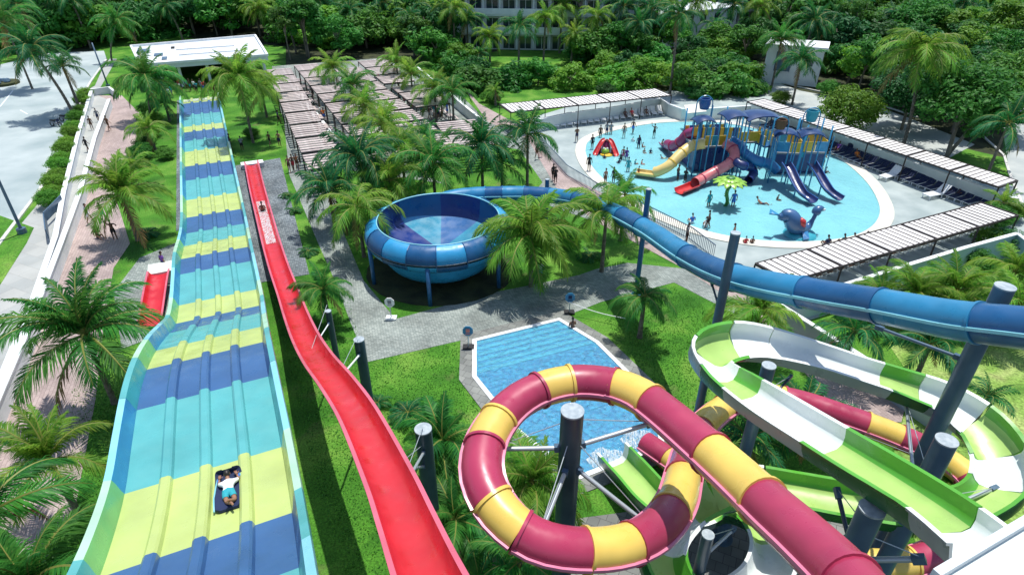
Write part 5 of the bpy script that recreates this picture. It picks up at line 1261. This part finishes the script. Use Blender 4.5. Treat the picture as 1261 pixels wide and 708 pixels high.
# the queue at the start of the wide slide, and people between the pergolas
QC = ['navy','blackc','greyc','bluec','whitec','redc','brownc','tealc']; QK = ['stand','folded','walk','arms']
CW = dict(navy='navy', blackc='black', greyc='grey', bluec='blue', whitec='white', redc='red', brownc='brown', tealc='teal', orange='orange')
for i in range(16):
    x = 205 + i*4.3 + rnd.uniform(-1,1); y = 116 + rnd.uniform(-5,4) - (0 if i > 3 else -4); c1 = QC[i % 8]; c2 = QC[(i*3 + (1 if i < 8 else 4)) % 8]
    person(x, y, QK[i % 4], ['skinA','skinB'][i % 2], 'person in %s shorts and %s shirt in the crowd behind the wide slide' % (CW[c1], CW[c2]), c1, c2, None, rnd.uniform(0,360), .05, 1, group='crowd at the far end of the wide slide')
for i, (x, y) in enumerate(((383,113),(386,121),(396,146),(400,150),(467,104),(498,130),(503,133),(519,141),(540,147),(545,146),(529,148),(551,143),(535,145),(509,137),(515,165),(493,126))):
    c1 = QC[i % 8]; c2 = (['redc','navy','whitec','orange'] if i < 8 else ['tealc','greyc','brownc','bluec'])[i % 4]
    person(x, y, QK[i % 4], ['skinA','skinB'][i % 2], 'person in %s shorts and %s shirt among the pergola tables' % (CW[c1], CW[c2]), c1, c2, None, rnd.uniform(0,360), .05, 1, group='people among the pergola tables')
person(324, 261, 'sit', 'skinB', 'person with dark hair sitting in the splash of the red slide run-out', 'blackc', None, None, 200, .55, 1)
# ------------------------------------------------------------ VEGETATION
def frond_mesh(name, up, droop, N, m, wid=.30, curl=0, seed=0, lw=.034):
    r = random.Random(seed); b = MB(); pts = []
    x = z = y = 0; a = up; n = 16; yaw = 0
    for i in range(n+1):
        pts.append(V(x, y, z)); t = i/n; a = up - droop*t**1.25; yaw += curl/n
        x += math.cos(a)*math.cos(yaw)/n; y += math.cos(a)*math.sin(yaw)/n; z += math.sin(a)/n
    b.tube(pts, [.016*(1-i/n*.8) for i in range(n+1)], 4, m=1)
    for i in range(N):
        t = .10 + .90*(i/(N-1)); q = t*n; j = min(n-1, int(q)); p = pts[j].lerp(pts[j+1], q-j); T = (pts[j+1]-pts[j]).normalized(); S_ = T.cross(Z).normalized(); U = S_.cross(T)
        L = wid*(.45+.55*math.sin(math.pi*min(1, t*1.12))**.6)*(1.0 if t < .9 else .8)
        for s in (-1,1):
            sp = R(58 - 30*t + r.uniform(-7,7)); lift = R(r.uniform(-14,18)) - .1
            d = T*math.cos(sp) + S_*s*math.sin(sp)*math.cos(lift) + U*math.sin(lift)*math.sin(sp); LL = L*r.uniform(.82,1.1)
            m1 = p + d*LL*.5 - Z*LL*.05; e = p + d*LL*.92 - Z*LL*r.uniform(.26,.42); wv = (T*.8 + U*.35*s*0).normalized()*lw*.5
            b.add([p - wv*.7, p + wv*.7, m1 + wv, m1 - wv, e], [(0,1,2,3),(3,2,4)], 0)
    return b.mesh(name, [M[m], M['rachis']])
def frond_set(m, N, lw=.030):
    return [frond_mesh('frond', R(78), R(52), N, m, .26, .1, 1, lw), frond_mesh('frond', R(58), R(95), N, m, .30, -.25, 2, lw), frond_mesh('frond', R(40), R(105), N, m, .31, .3, 3, lw),
            frond_mesh('frond', R(22), R(95), N, m, .31, -.2, 4, lw), frond_mesh('frond', R(2), R(85), N, m, .29, .2, 5, lw), frond_mesh('frond', R(-20), R(62), N, m, .26, 0, 6, lw)]
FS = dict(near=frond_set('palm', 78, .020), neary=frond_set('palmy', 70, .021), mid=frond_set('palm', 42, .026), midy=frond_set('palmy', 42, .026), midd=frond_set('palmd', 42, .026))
for k in FS: FS[k].append(frond_mesh('frond', R(-35), R(50), 24, 'dead', .2, .1, 9))
NUTM = MB(); 
for k in range(7):
    a = k*.9; NUTM.lathe([(.01,-.16),(.11,-.08),(.12,.05),(.01,.15)], (math.cos(a)*.28, math.sin(a)*.28, -.18-.1*(k % 3)), 7)
NUTM = NUTM.mesh('coconut', [M['limef']], True)
def palm(cx, cy, z, rad, label, st='mid', nf=20, lean=(0,0), tr=.16, dead=1, wind=(0,0), droop=0, grp='coconut palms of the park', seed=None, name='palm_tree', nuts=False):
    if isinstance(z, tuple):
        base = G(*z); g1 = G(cx, cy, 0); r0 = g1 - V(0,0,CAM_H); c = V(0,0,CAM_H) + r0*(base.y/r0.y)
    else: c = G(cx, cy, z); base = V(c.x - lean[0], c.y - lean[1], 0)
    r = random.Random(seed if seed is not None else int(cx*7+cy*13))
    o = thing(name, label, 'palm tree', base, 0, grp); top = c - base
    P = [V(top.x*t**1.6, top.y*t**1.6, top.z*t) for t in [i/9 for i in range(10)]]
    b = MB(); fine = []; 
    Q = resample(P, .22)
    b.tube(Q, [tr*(1.25 if i == 0 else 1)*(1 - .35*i/len(Q))*(1.07 if i % 2 else .96) for i in range(len(Q))], 9); b.obj('trunk', M['trunk'], o, smooth=R(60))
    F = FS[st]; ga = r.random()*6.28
    nf = int(nf*1.2)
    for i in range(nf):
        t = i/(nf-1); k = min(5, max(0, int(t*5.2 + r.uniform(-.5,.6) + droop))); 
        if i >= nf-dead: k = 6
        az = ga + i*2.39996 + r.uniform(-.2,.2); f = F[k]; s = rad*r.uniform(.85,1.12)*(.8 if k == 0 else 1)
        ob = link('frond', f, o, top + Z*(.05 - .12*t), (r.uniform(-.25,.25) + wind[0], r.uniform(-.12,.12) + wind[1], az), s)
    if nuts: link('coconut_cluster', NUTM, o, top)
    return o
# named, individual palms of the park: crown centre in the photograph, height, frond length, description
PA = [
 (104,412,4.6,4.6,'big dark green coconut palm between the ramp wall and the short red slide','near',20),
 (60,566,3.8,3.0,'coconut palm over the promenade at the lower left','neary',15),
 (40,722,6.0,3.5,'coconut palm at the very bottom left corner, crown cut by the frame','near',15),
 (-25,640,5.0,3.6,'palm at the left edge of the frame below the white wall','near',16),
 (150,240,4.0,4.2,'coconut palm beside the promenade level with the gravel strip','neary',22),
 (183,158,2.6,2.9,'short bushy palm in the lawn left of the far part of the wide slide','midy',16),
 (163,205,2.2,2.8,'low leafy palm in the lawn just behind the promenade palm','midy',15),
 (181,98,(188,150),5.0,'tall thick palm left of the queue at the wide slide','mid',26),
 (203,128,2.2,2.2,'small palm beside the left end of the queue','midd',12),
 (294,98,(312,176),5.0,'tall thick palm right of the far end of the wide slide','midy',28),
 (322,112,3.4,4.0,'yellow-green palm leaning toward the first pergola row','midy',18),
 (144,28,(138,76),4.6,'tall palm left of the entrance building','mid',22),
 (38,62,(92,145),4.8,'tall leaning palm over the road, left of a leaning pair','midd',20),
 (77,82,(98,134),3.2,'shorter leaning palm over the road, right of a leaning pair','midd',14),
 (5,28,(40,110),5.0,'palm with long arching fronds at the top left corner','mid',20),
 (409,84,4.2,3.8,'yellow-green palm between the first pergola rows, farthest','midy',18),
 (434,106,4.2,3.6,'palm rising through the pergolas, second of its line','mid',18),
 (449,131,4.2,3.6,'yellow-green palm rising through the pergolas, third of its line','midy',18),
 (473,155,4.2,3.8,'yellow-green palm rising through the pergolas, fourth of its line','midy',18),
 (494,180,4.2,3.8,'yellow-green palm rising through the pergolas, fifth of its line','midy',18),
 (488,76,4.2,3.6,'yellow-green palm between the back pergola rows, farthest','midy',16),
 (506,92,4.2,3.6,'yellow-green palm along the right pergola row, second','midy',16),
 (535,110,4.2,3.7,'yellow-green palm along the right pergola row, third','midy',16),
 (557,114,4.2,3.4,'palm beside the long white wall behind the tables','mid',16),
 (521,168,3.4,3.0,'dark small palm between the front pergolas','midd',14),
 (442,196,5.0,4.4,'large dark palm in front of the second pergola row','midd',26),
 (405,235,3.6,3.6,'dark palm left of the bowl over the paved path','midd',18),
 (440,255,4.2,3.6,'palm with a drooping yellow frond hanging over the left rim of the bowl','midy',16),
 (533,202,4.4,4.3,'palm between the bowl and the front pergolas','mid',22),
 (480,222,3.6,3.6,'yellowish palm right behind the bowl','midy',18),
 (593,180,5.0,4.0,'upright dark palm left of the brick walk','midd',20),
 (650,165,5.6,3.6,'palm with a bare trunk beside the brick walk','midd',18),
 (618,200,3.4,3.2,'bushy palm below the bare-trunked one, beside the blue tube','mid',16),
 (655,288,4.2,4.4,'big palm overhanging the right side of the bowl','neary',22),
 (747,262,4.8,3.6,'palm growing up under the blue tube','neary',18),
 (770,240,4.0,3.0,'small palm between the blue tube and the pool railing','mid',14),
 (794,366,3.0,2.3,'small drooping palm in the lawn behind the landing pool','near',16),
 (398,357,2.6,2.3,'small palm just right of the red slide beside the path','near',15),
 (545,545,3.2,2.7,'palm between the dark bottom post and the raspberry loop','near',20),
 (655,592,3.0,2.7,'palm seen through the raspberry loop','neary',20),
 (560,640,2.4,2.3,'low palm below the raspberry loop on its left','near',16),
 (610,655,2.2,2.0,'low dark palm under the bottom of the raspberry loop','midd',14),
 (640,690,2.4,2.4,'low palm at the bottom edge under the raspberry loop','near',14),
 (935,385,3.2,3.2,'yellow-fronded palm beside the brick walk left of the diagonal wall','neary',18),
 (1052,408,3.4,2.5,'dark palm behind the right blue tube, left of two','midd',14),
 (1145,425,3.4,2.5,'dark palm behind the right blue tube, right of two','midd',14),
 (1128,362,2.4,3.0,'yellow-green palm in front of the blue-grey wall, left','neary',20),
 (1178,358,2.4,3.2,'yellow-green palm in front of the blue-grey wall, middle','neary',20),
 (1250,335,2.6,3.0,'yellow-green palm below the right end of the blue-grey wall','neary',18),
 (1255,375,3.0,3.0,'yellow-green palm at the right edge behind the thick slate blue post','midy',16),
 (1085,365,2.0,2.4,'low yellow palm near the left end of the blue-grey wall','neary',14),
 (988,505,2.6,2.6,'palm under the left bend of the green and white slide','midd',16),
 (1215,490,2.0,1.7,'small palm in the mottled lawn by the thick slate post','midd',12),
 (1170,600,2.2,2.0,'low palm seen through the right bend of the green and white slide','neary',14),
 (920,540,2.2,2.4,'dark palm in the shade between the green and white slide and the raspberry tube','midd',14),
 (1135,62,(1112,180),5.4,'tall palm with hanging yellow fronds over the service road','midy',24),
 (987,75,(975,130),3.8,'dark palm with curved trunk beside the service road','midd',20),
 (962,50,(950,108),4.2,'palm standing before the small white building','mid',20),
 (1242,152,6.0,3.5,'small dark palm over the right-hand road','midd',14),
 (1235,250,1.6,2.0,'low yellowish palm at the right end of the diagonal canopy','midy',12),
]
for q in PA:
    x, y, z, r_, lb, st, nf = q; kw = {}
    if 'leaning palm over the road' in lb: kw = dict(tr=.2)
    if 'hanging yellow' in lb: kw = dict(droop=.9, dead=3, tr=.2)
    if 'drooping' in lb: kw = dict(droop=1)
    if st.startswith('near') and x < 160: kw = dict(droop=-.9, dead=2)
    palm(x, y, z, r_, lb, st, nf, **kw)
BGP = [(575,24,70,4.2,'tall palm before the left end of the hotel, left of a close pair'),(603,45,78,3.8,'palm before the left end of the hotel, right of a close pair'),(640,33,92,4.0,'palm standing on the small lawn before the hotel'),
 (693,8,66,4.6,'tall palm before the middle of the hotel facade'),(708,42,80,3.4,'dark palm rising from the trees before the hotel middle'),(769,8,72,4.6,'tall palm at the right part of the hotel facade, left of three'),(803,12,76,4.2,'dark palm at the right part of the hotel facade, middle of three'),
 (836,18,116,4.2,'pale green palm with a long bare trunk behind the far canopy'),(905,6,62,4.6,'tall palm right of the hotel wing, left of two'),(936,8,66,4.4,'tall palm right of the hotel wing, right of two'),(1004,26,84,4.6,'yellow-green palm above the small white building'),(1052,10,60,4.6,'tall palm beyond the small white building'),
 (62,-4,58,4.6,'palm with a long pale trunk at the top left, left of two'),(86,-2,60,4.6,'palm with a long pale trunk at the top left, right of two'),(22,6,70,4.4,'palm at the top left corner behind the road'),(392,0,48,4.0,'palm in the forest straight behind the first pergolas'),(536,14,62,4.0,'palm left of the hotel close to its corner'),(470,4,52,4.2,'palm in the forest behind the pergola field'),
 (1100,22,72,4.0,'palm in the forest left of the tall hanging palm'),(1190,2,60,4.4,'palm in the forest at the upper right'),(590,66,86,2.2,'low dark palm at the left of the small lawn'),(250,-4,44,4.4,'palm in the forest above the entrance building'),(880,32,70,3.4,'small palm before the hotel wing'),
 (205,8,50,4.0,'palm behind the entrance building, left of a spaced pair'),(318,10,52,4.2,'palm behind the entrance building near its right end'),(430,14,56,3.8,'palm among the trees behind the second pergola row'),(352,24,66,3.4,'small palm rising from the trees at the first pergola row'),(505,22,70,3.6,'palm among the trees behind the right pergola rows'),
 (558,10,74,4.2,'palm covering the left corner of the hotel'),(672,22,84,3.8,'palm before the hotel, right of the small lawn'),(735,20,76,4.2,'palm before the hotel, between two taller ones'),(788,30,84,3.8,'low-crowned palm before the right part of the hotel'),(822,4,70,4.2,'palm at the right end of the hotel facade'),
 (858,2,64,4.2,'palm before the gap between hotel and wing'),(1030,22,70,4.0,'palm above the trees right of the small white building'),(1235,16,70,4.0,'palm in the forest at the upper right corner'),(1150,10,66,3.8,'palm deep in the forest right of the tall hanging palm')]
for x, y, by, r_, lb in BGP: palm(x, y, (x-(x-610)*.05, by), r_, lb, 'midd' if (x*7) % 3 else 'midy', 18, tr=.2, droop=.5, grp='tall palms behind the park')

# cycads and low plants on the lawns
for x, y, s, lb in ((503,512,1.5,'dark cycad on the lawn between the red slide and the landing pool'),(465,500,1.0,'small cycad behind the second post'),(354,243,.9,'little spiky palm plant on the lawn strip right of the red slide, farthest'),(363,262,.9,'little spiky palm plant on the lawn strip right of the red slide, second'),(380,312,1.1,'little spiky palm plant on the lawn strip right of the red slide, nearest'),(182,290,1.3,'low spiky plant on the lawn left of the wide slide'),(690,288,1.0,'dark flax plant in the shade of the bowl palm'),(726,318,1.2,'dark spiky bush in the shade at the lawn corner'),(448,245,1,'small spiky plant at the left of the bowl'),(250,480,1.0,'hidden spiky plant')):
    if 'hidden' in lb: continue
    p = G(x, y); o = thing('spiky_plant', lb, 'plant', p); r = random.Random(x)
    MB().cyl((0,0,0), .10, .2, 7).obj('stem', M['trunk'], o)
    for i in range(16): link('frond', FS['midd'][r.choice([1,2,2,3,3])], o, V(0,0,.18), (r.uniform(-.2,.2), 0, i*2.4), s*r.uniform(.85,1.1))

# broad-leaved trees: crowns of many small leaves gathered in clumps
def crown_mesh(seed, m, n_clump=46, per=62, leaf=.30):
    r = random.Random(seed); b = MB(); vs = []; fs = []
    for c in range(n_clump):
        while True:
            d = V(r.uniform(-1,1), r.uniform(-1,1), r.uniform(-.55,1))
            if .25 < d.length < 1: break
        d = d.normalized()*(r.uniform(.5,1.0)); cr = r.uniform(.20,.36); cc = V(d.x, d.y, d.z*.78)
        for k in range(per):
            e = V(r.gauss(0,1), r.gauss(0,1), r.gauss(0,1)).normalized(); p = cc + e*cr*r.uniform(.65,1.02); p.z = cc.z + (p.z-cc.z)*.7
            nrm = (e + V(r.uniform(-.6,.6), r.uniform(-.6,.6), r.uniform(.1,1.1))).normalized(); a = nrm.cross(V(r.uniform(-1,1), r.uniform(-1,1), r.uniform(-1,1))).normalized(); q = nrm.cross(a)
            s = leaf*r.uniform(.14,.30); o = len(vs)
            vs += [p - a*s*1.3, p + q*s*.6 + nrm*s*.12, p + a*s*1.3, p - q*s*.6 + nrm*s*.12]; fs.append((o, o+1, o+2, o+3))
    b.add(vs, fs); return b.mesh('crown', [M[m]])
CR = [crown_mesh(1,'leafA'), crown_mesh(2,'leafB'), crown_mesh(3,'leafC'), crown_mesh(4,'leafA', 34, 80), crown_mesh(5,'leafB', 60, 50), crown_mesh(6,'leafA', 52, 56), crown_mesh(7,'leafC', 40, 70)]
CRF = [crown_mesh(11,'leafA', 90, 90, .19), crown_mesh(12,'leafC', 90, 90, .19), crown_mesh(13,'leafB', 90, 90, .19)]
def trunk_mesh(seed):
    r = random.Random(seed); b = MB(); b.tube([V(0,0,0),V(.05,.02,.5),V(0,.05,1.0)], [.09,.07,.05], 8)
    for k in range(5):
        a = k*1.3 + r.random(); e = V(math.cos(a)*.5, math.sin(a)*.5, 1.25 + r.uniform(0,.3)); s = V(0,.03,.55+.1*k); b.tube([s, s.lerp(e,.5)+Z*.05, e], [.045,.03,.012], 6)
    return b.mesh('trunk', [M['bark']], True)
TR = [trunk_mesh(s) for s in range(3)]
def tree(p, h, rad, v, label, grp='forest trees behind the park', set_=None, fl=.85, name='broadleaf_tree'):
    o = thing(name, label, 'tree', (p[0], p[1], 0), rnd.uniform(0,6.28), grp)
    t = link('trunk', TR[v % 3], o); t.scale = (rad*.55, rad*.55, (h-rad*.5)/1.3)
    c = link('crown', (set_ or CR)[v % len(set_ or CR)], o, (0,0,h-rad*fl*.75), (0,0,rnd.uniform(0,6.28)), (rad, rad, rad*fl)); return o
def inpoly(x, y, P):
    c = False; n = len(P)
    for i in range(n):
        x0, y0 = P[i]; x1, y1 = P[(i+1)%n]
        if (y0 > y) != (y1 > y) and x < (x1-x0)*(y-y0)/(y1-y0)+x0: c = not c
    return c
FOR = [(-300,72),(0,72),(60,64),(150,56),(200,60),(330,64),(350,78),(385,78),(470,66),(520,78),(560,105),(590,118),(640,116),(700,112),(800,112),(830,118),(910,118),(945,118),(985,120),(1010,128),(1090,136),(1130,146),(1190,176),(1200,205),(1225,192),(1236,150),(1261,112),(1500,110),(1900,-90),(-600,-90)]
EXC = [[(594,60),(700,62),(704,88),(640,96),(598,110)], [(548,-80),(930,-80),(925,50),(800,70),(640,74),(550,70)], [(918,70),(1018,70),(1024,106),(990,115),(918,104)], [(150,56),(335,46),(350,84),(150,84)], [(908,96),(940,92),(990,110),(1075,126),(1120,142),(1040,160),(985,128),(930,118)], [(-400,110),(-400,92),(0,82),(60,68),(128,66),(140,110)]]
EXW = [[tuple(G(x, max(y,-80))[:2]) for x, y in P] for P in EXC]; FW = [tuple(G(x, y)[:2]) for x, y in [(x, max(y,-90)) for x, y in FOR]]
def zone(x):
    for lim, t in ((150,'beyond the road at the left'),(340,'behind the entrance building'),(470,'behind the left pergola rows'),(560,'behind the right pergola rows'),(720,'round the small lawn before the hotel'),(830,'before the right half of the hotel'),(925,'before the low hotel wing'),(1045,'around the small white building'),(1130,'left of the tall hanging palm')):
        if x < lim: return t
    return 'at the right beyond the service road'
LBT = ['mid green broad-leaved tree','deep green broad-leaved tree','yellow-green broad-leaved tree']
LV = [0,1,2,0,1,0,2]
cand = []
yy = 62
while yy < 235:
    sp = 5.0 if yy < 120 else 7.5 if yy < 160 else 11
    xx = -150
    while xx < 170:
        x = xx + rnd.uniform(-.4,.4)*sp; y = yy + rnd.uniform(-.4,.4)*sp; xx += sp
        if not inpoly(x, y, FW) or any(inpoly(x, y, e) for e in EXW): continue
        q = proj(V(x, y, 5))
        if q[0] < -90 or q[0] > 1350 or q[1] < -70: continue
        cand.append((y, x, sp))
    yy += sp*.9
cand.sort(); near_, far_ = cand[:290], cand[290:]
print('forest candidates', len(cand))
for y, x, sp in near_:
    v = rnd.randrange(7); rad = sp*rnd.uniform(.5,.98); h = rnd.uniform(4.2,9.2) + (1.5 if y > 110 else 0)
    q = proj(V(x, y, 0)); 
    if 585 < q[0] < 712 and q[1] < 100: continue
    if q[1] > 56 and 545 < q[0] < 1000: h = rnd.uniform(3.0,4.6) + (rnd.uniform(.5,3) if 712 < q[0] < 930 and q[1] < 88 else 0); rad = min(rad, 4.2)
    if q[0] > 1060 and q[1] > 110: h = rnd.uniform(6,9)
    zz = zone(q[0]); dp = 'at the forest front' if q[1] > 88 else 'midway' if q[1] > 60 else 'deep in the forest'
    sz = 'tall ' if h > 6.2 else 'low ' if h < 4 else ''
    tree((x, y), h, rad, v, sz + LBT[LV[v]] + ' ' + dp + ', ' + zz, ['mid','deep','yellow'][LV[v]] + ' green trees ' + dp + ' ' + zz + ' ' + sz)
if far_:
    fm = MB(); rr = random.Random(3)
    for y, x, sp in far_:
        rad = sp*.8
        for k in range(150):
            d = V(rr.gauss(0,1), rr.gauss(0,1), abs(rr.gauss(0,1))*.8).normalized()*rad*rr.uniform(.75,1.05); p = V(x, y, 6) + d; a = V(rr.uniform(-1,1), rr.uniform(-1,1), rr.uniform(-.3,.3)).normalized(); c = d.normalized().cross(a).normalized(); s = rr.uniform(.4,.8)
            fm.add([p-a*s, p+c*s*.6, p+a*s, p-c*s*.6], [(0,1,2,3)])
    tag(fm.obj('far_wood', M['leafB']), kind='stuff')
# particular trees
tree(G(1040,162), 5.2, 3.6, 1, 'fresh green round tree growing beside the diagonal canopy', None, CRF); 
tree(G(1165,196), 9.5, 5.0, 0, 'tall tree with dark crown and slanting pale trunk over the lawn corner', None, CRF)
tree(G(1215,165), 9.0, 5.0, 0, 'leafy tree between the lawn corner and the right-hand road', None, CRF)
tree(G(1110,160), 7.5, 4.2, 2, 'deep green tree shading the service road beside the tall hanging palm', None, CRF)
o = thing('leaning_trunk', 'bare pale trunk slanting up out of the shade by the service road', 'tree', G(1165,193)); MB().tube([V(0,0,0),V(1.2,.3,2.0),V(3.0,.8,5.0)], [.22,.17,.12], 9).obj('trunk', M['sidewalk'] if False else M['bark'], o, smooth=True)
# shrubs
shr = [(186,142,1.2),(187,170,1.1),(180,185,1.0),(176,196,1.1),(188,156,1.2),(172,214,1.0),(205,196,.8),(310,170,.8),(462,240,1.0),(700,300,.9),(548,118,1.0),(745,118,1.2),(880,120,1.6),(905,118,1.5),(855,122,1.3),(610,128,.8),(604,118,.9),(585,112,.8),(1020,118,1.4),(960,128,1.2),(930,116,1.3),(1222,278,1.2),(1215,305,1.1),(1236,310,1.2),(1200,330,1.0),(640,96,1.0),(655,92,1.2),(675,98,1.2),(1240,270,1.1)]
o_ = ['farthest','second from the back','third from the back','fourth from the back','fifth from the back','sixth from the back','nearest']
SL = ['leafy shrub on the lawn left of the wide slide, ' + o_[k] for k in (0,2,3,4,1,6,5)] + ['round shrub under the palm right of the wide slide','shrub beside the left rim of the bowl','shrub on the lawn between the bowl palm and the tube','shrub at the right end of the pergola field','shrub just behind the middle of the far canopy','big shrub behind the pool wall left of the diagonal canopy, right of two','shrub behind the pool wall closest to the start of the diagonal canopy','big shrub behind the right end of the far canopy','small shrub at the lawn corner left of the far canopy','small shrub beside the yellow croton','shrub against the long white wall','round shrub beside the service road behind the diagonal canopy','shrub between the small white building and the diagonal canopy','shrub right below the small white building','shrub right of the near canopy corner, upper','shrub below the right end of the blue-grey wall, left','shrub below the right end of the blue-grey wall, right','shrub among the palms before the blue-grey wall','shrub on the small lawn before the hotel, left of three','shrub on the small lawn before the hotel, middle of three','shrub on the small lawn before the hotel, right of three','shrub at the right frame edge by the end of the diagonal canopy']
for i, (x, y, s) in enumerate(shr): tree(G(x, y), s*1.5, s*1.15, i, SL[i], 'park shrubs', CRF, .8, 'shrub')
# hedge between the road and the ramp: a row of separate bushes
hd = [(106,120),(103,131),(100,142),(96,152),(92,162),(89,172),(85,182),(82,192),(78,202),(75,213),(72,224),(69,235),(66,246),(63,256)]
for i, (x, y) in enumerate(hd): tree(G(x, y), 1.35 + .3*(i % 2), 1.05, 1 + (i % 2)*0, 'green hedge bush between road and ramp, ' + (['farthest'] + ['%s from the far end' % w for w in 'second third fourth fifth sixth seventh eighth ninth tenth eleventh twelfth thirteenth'.split()] + ['nearest'])[i], 'hedge bushes by the ramp', CRF, .85, 'hedge_bush')
# yellow flowering shrub on the lawn behind the long wall
tree(G(600,126), 1.4, 1.0, 1, 'yellow croton shrub on the lawn behind the long white wall', None, CRF, .8, 'shrub')
palm(610,112,2.0,1.8,'small yellow palm on the lawn behind the long white wall','midy',12)
# short blades that break up the nearest lawns: real grass, one object
gm = MB(); rr = random.Random(8)
GP = [([(330,352),(425,352),(452,446),(573,420),(573,470),(640,600),(700,640),(560,708),(420,708)], 9000), ([(90,480),(160,430),(150,560),(100,700),(60,708)], 3000), ([(745,395),(830,352),(900,400),(850,560),(830,540),(800,470)], 4000)]
for poly, n in GP:
    W_ = [tuple(G(x, y)[:2]) for x, y in poly]; x0, x1 = min(p[0] for p in W_), max(p[0] for p in W_); y0, y1 = min(p[1] for p in W_), max(p[1] for p in W_); c = 0
    for _ in range(n*3):
        x, y = rr.uniform(x0,x1), rr.uniform(y0,y1)
        if not inpoly(x, y, W_): continue
        a = rr.random()*6.28; h = rr.uniform(.04,.11); w = rr.uniform(.02,.05); dx, dy = math.cos(a)*w, math.sin(a)*w; gm.add([(x-dx,y-dy,0),(x+dx,y+dy,0),(x+dy*1.5,y-dx*1.5,h)], [(0,1,2)]); c += 1
        if c > n: break
tag(gm.obj('grass', M['leafA']), kind='stuff')
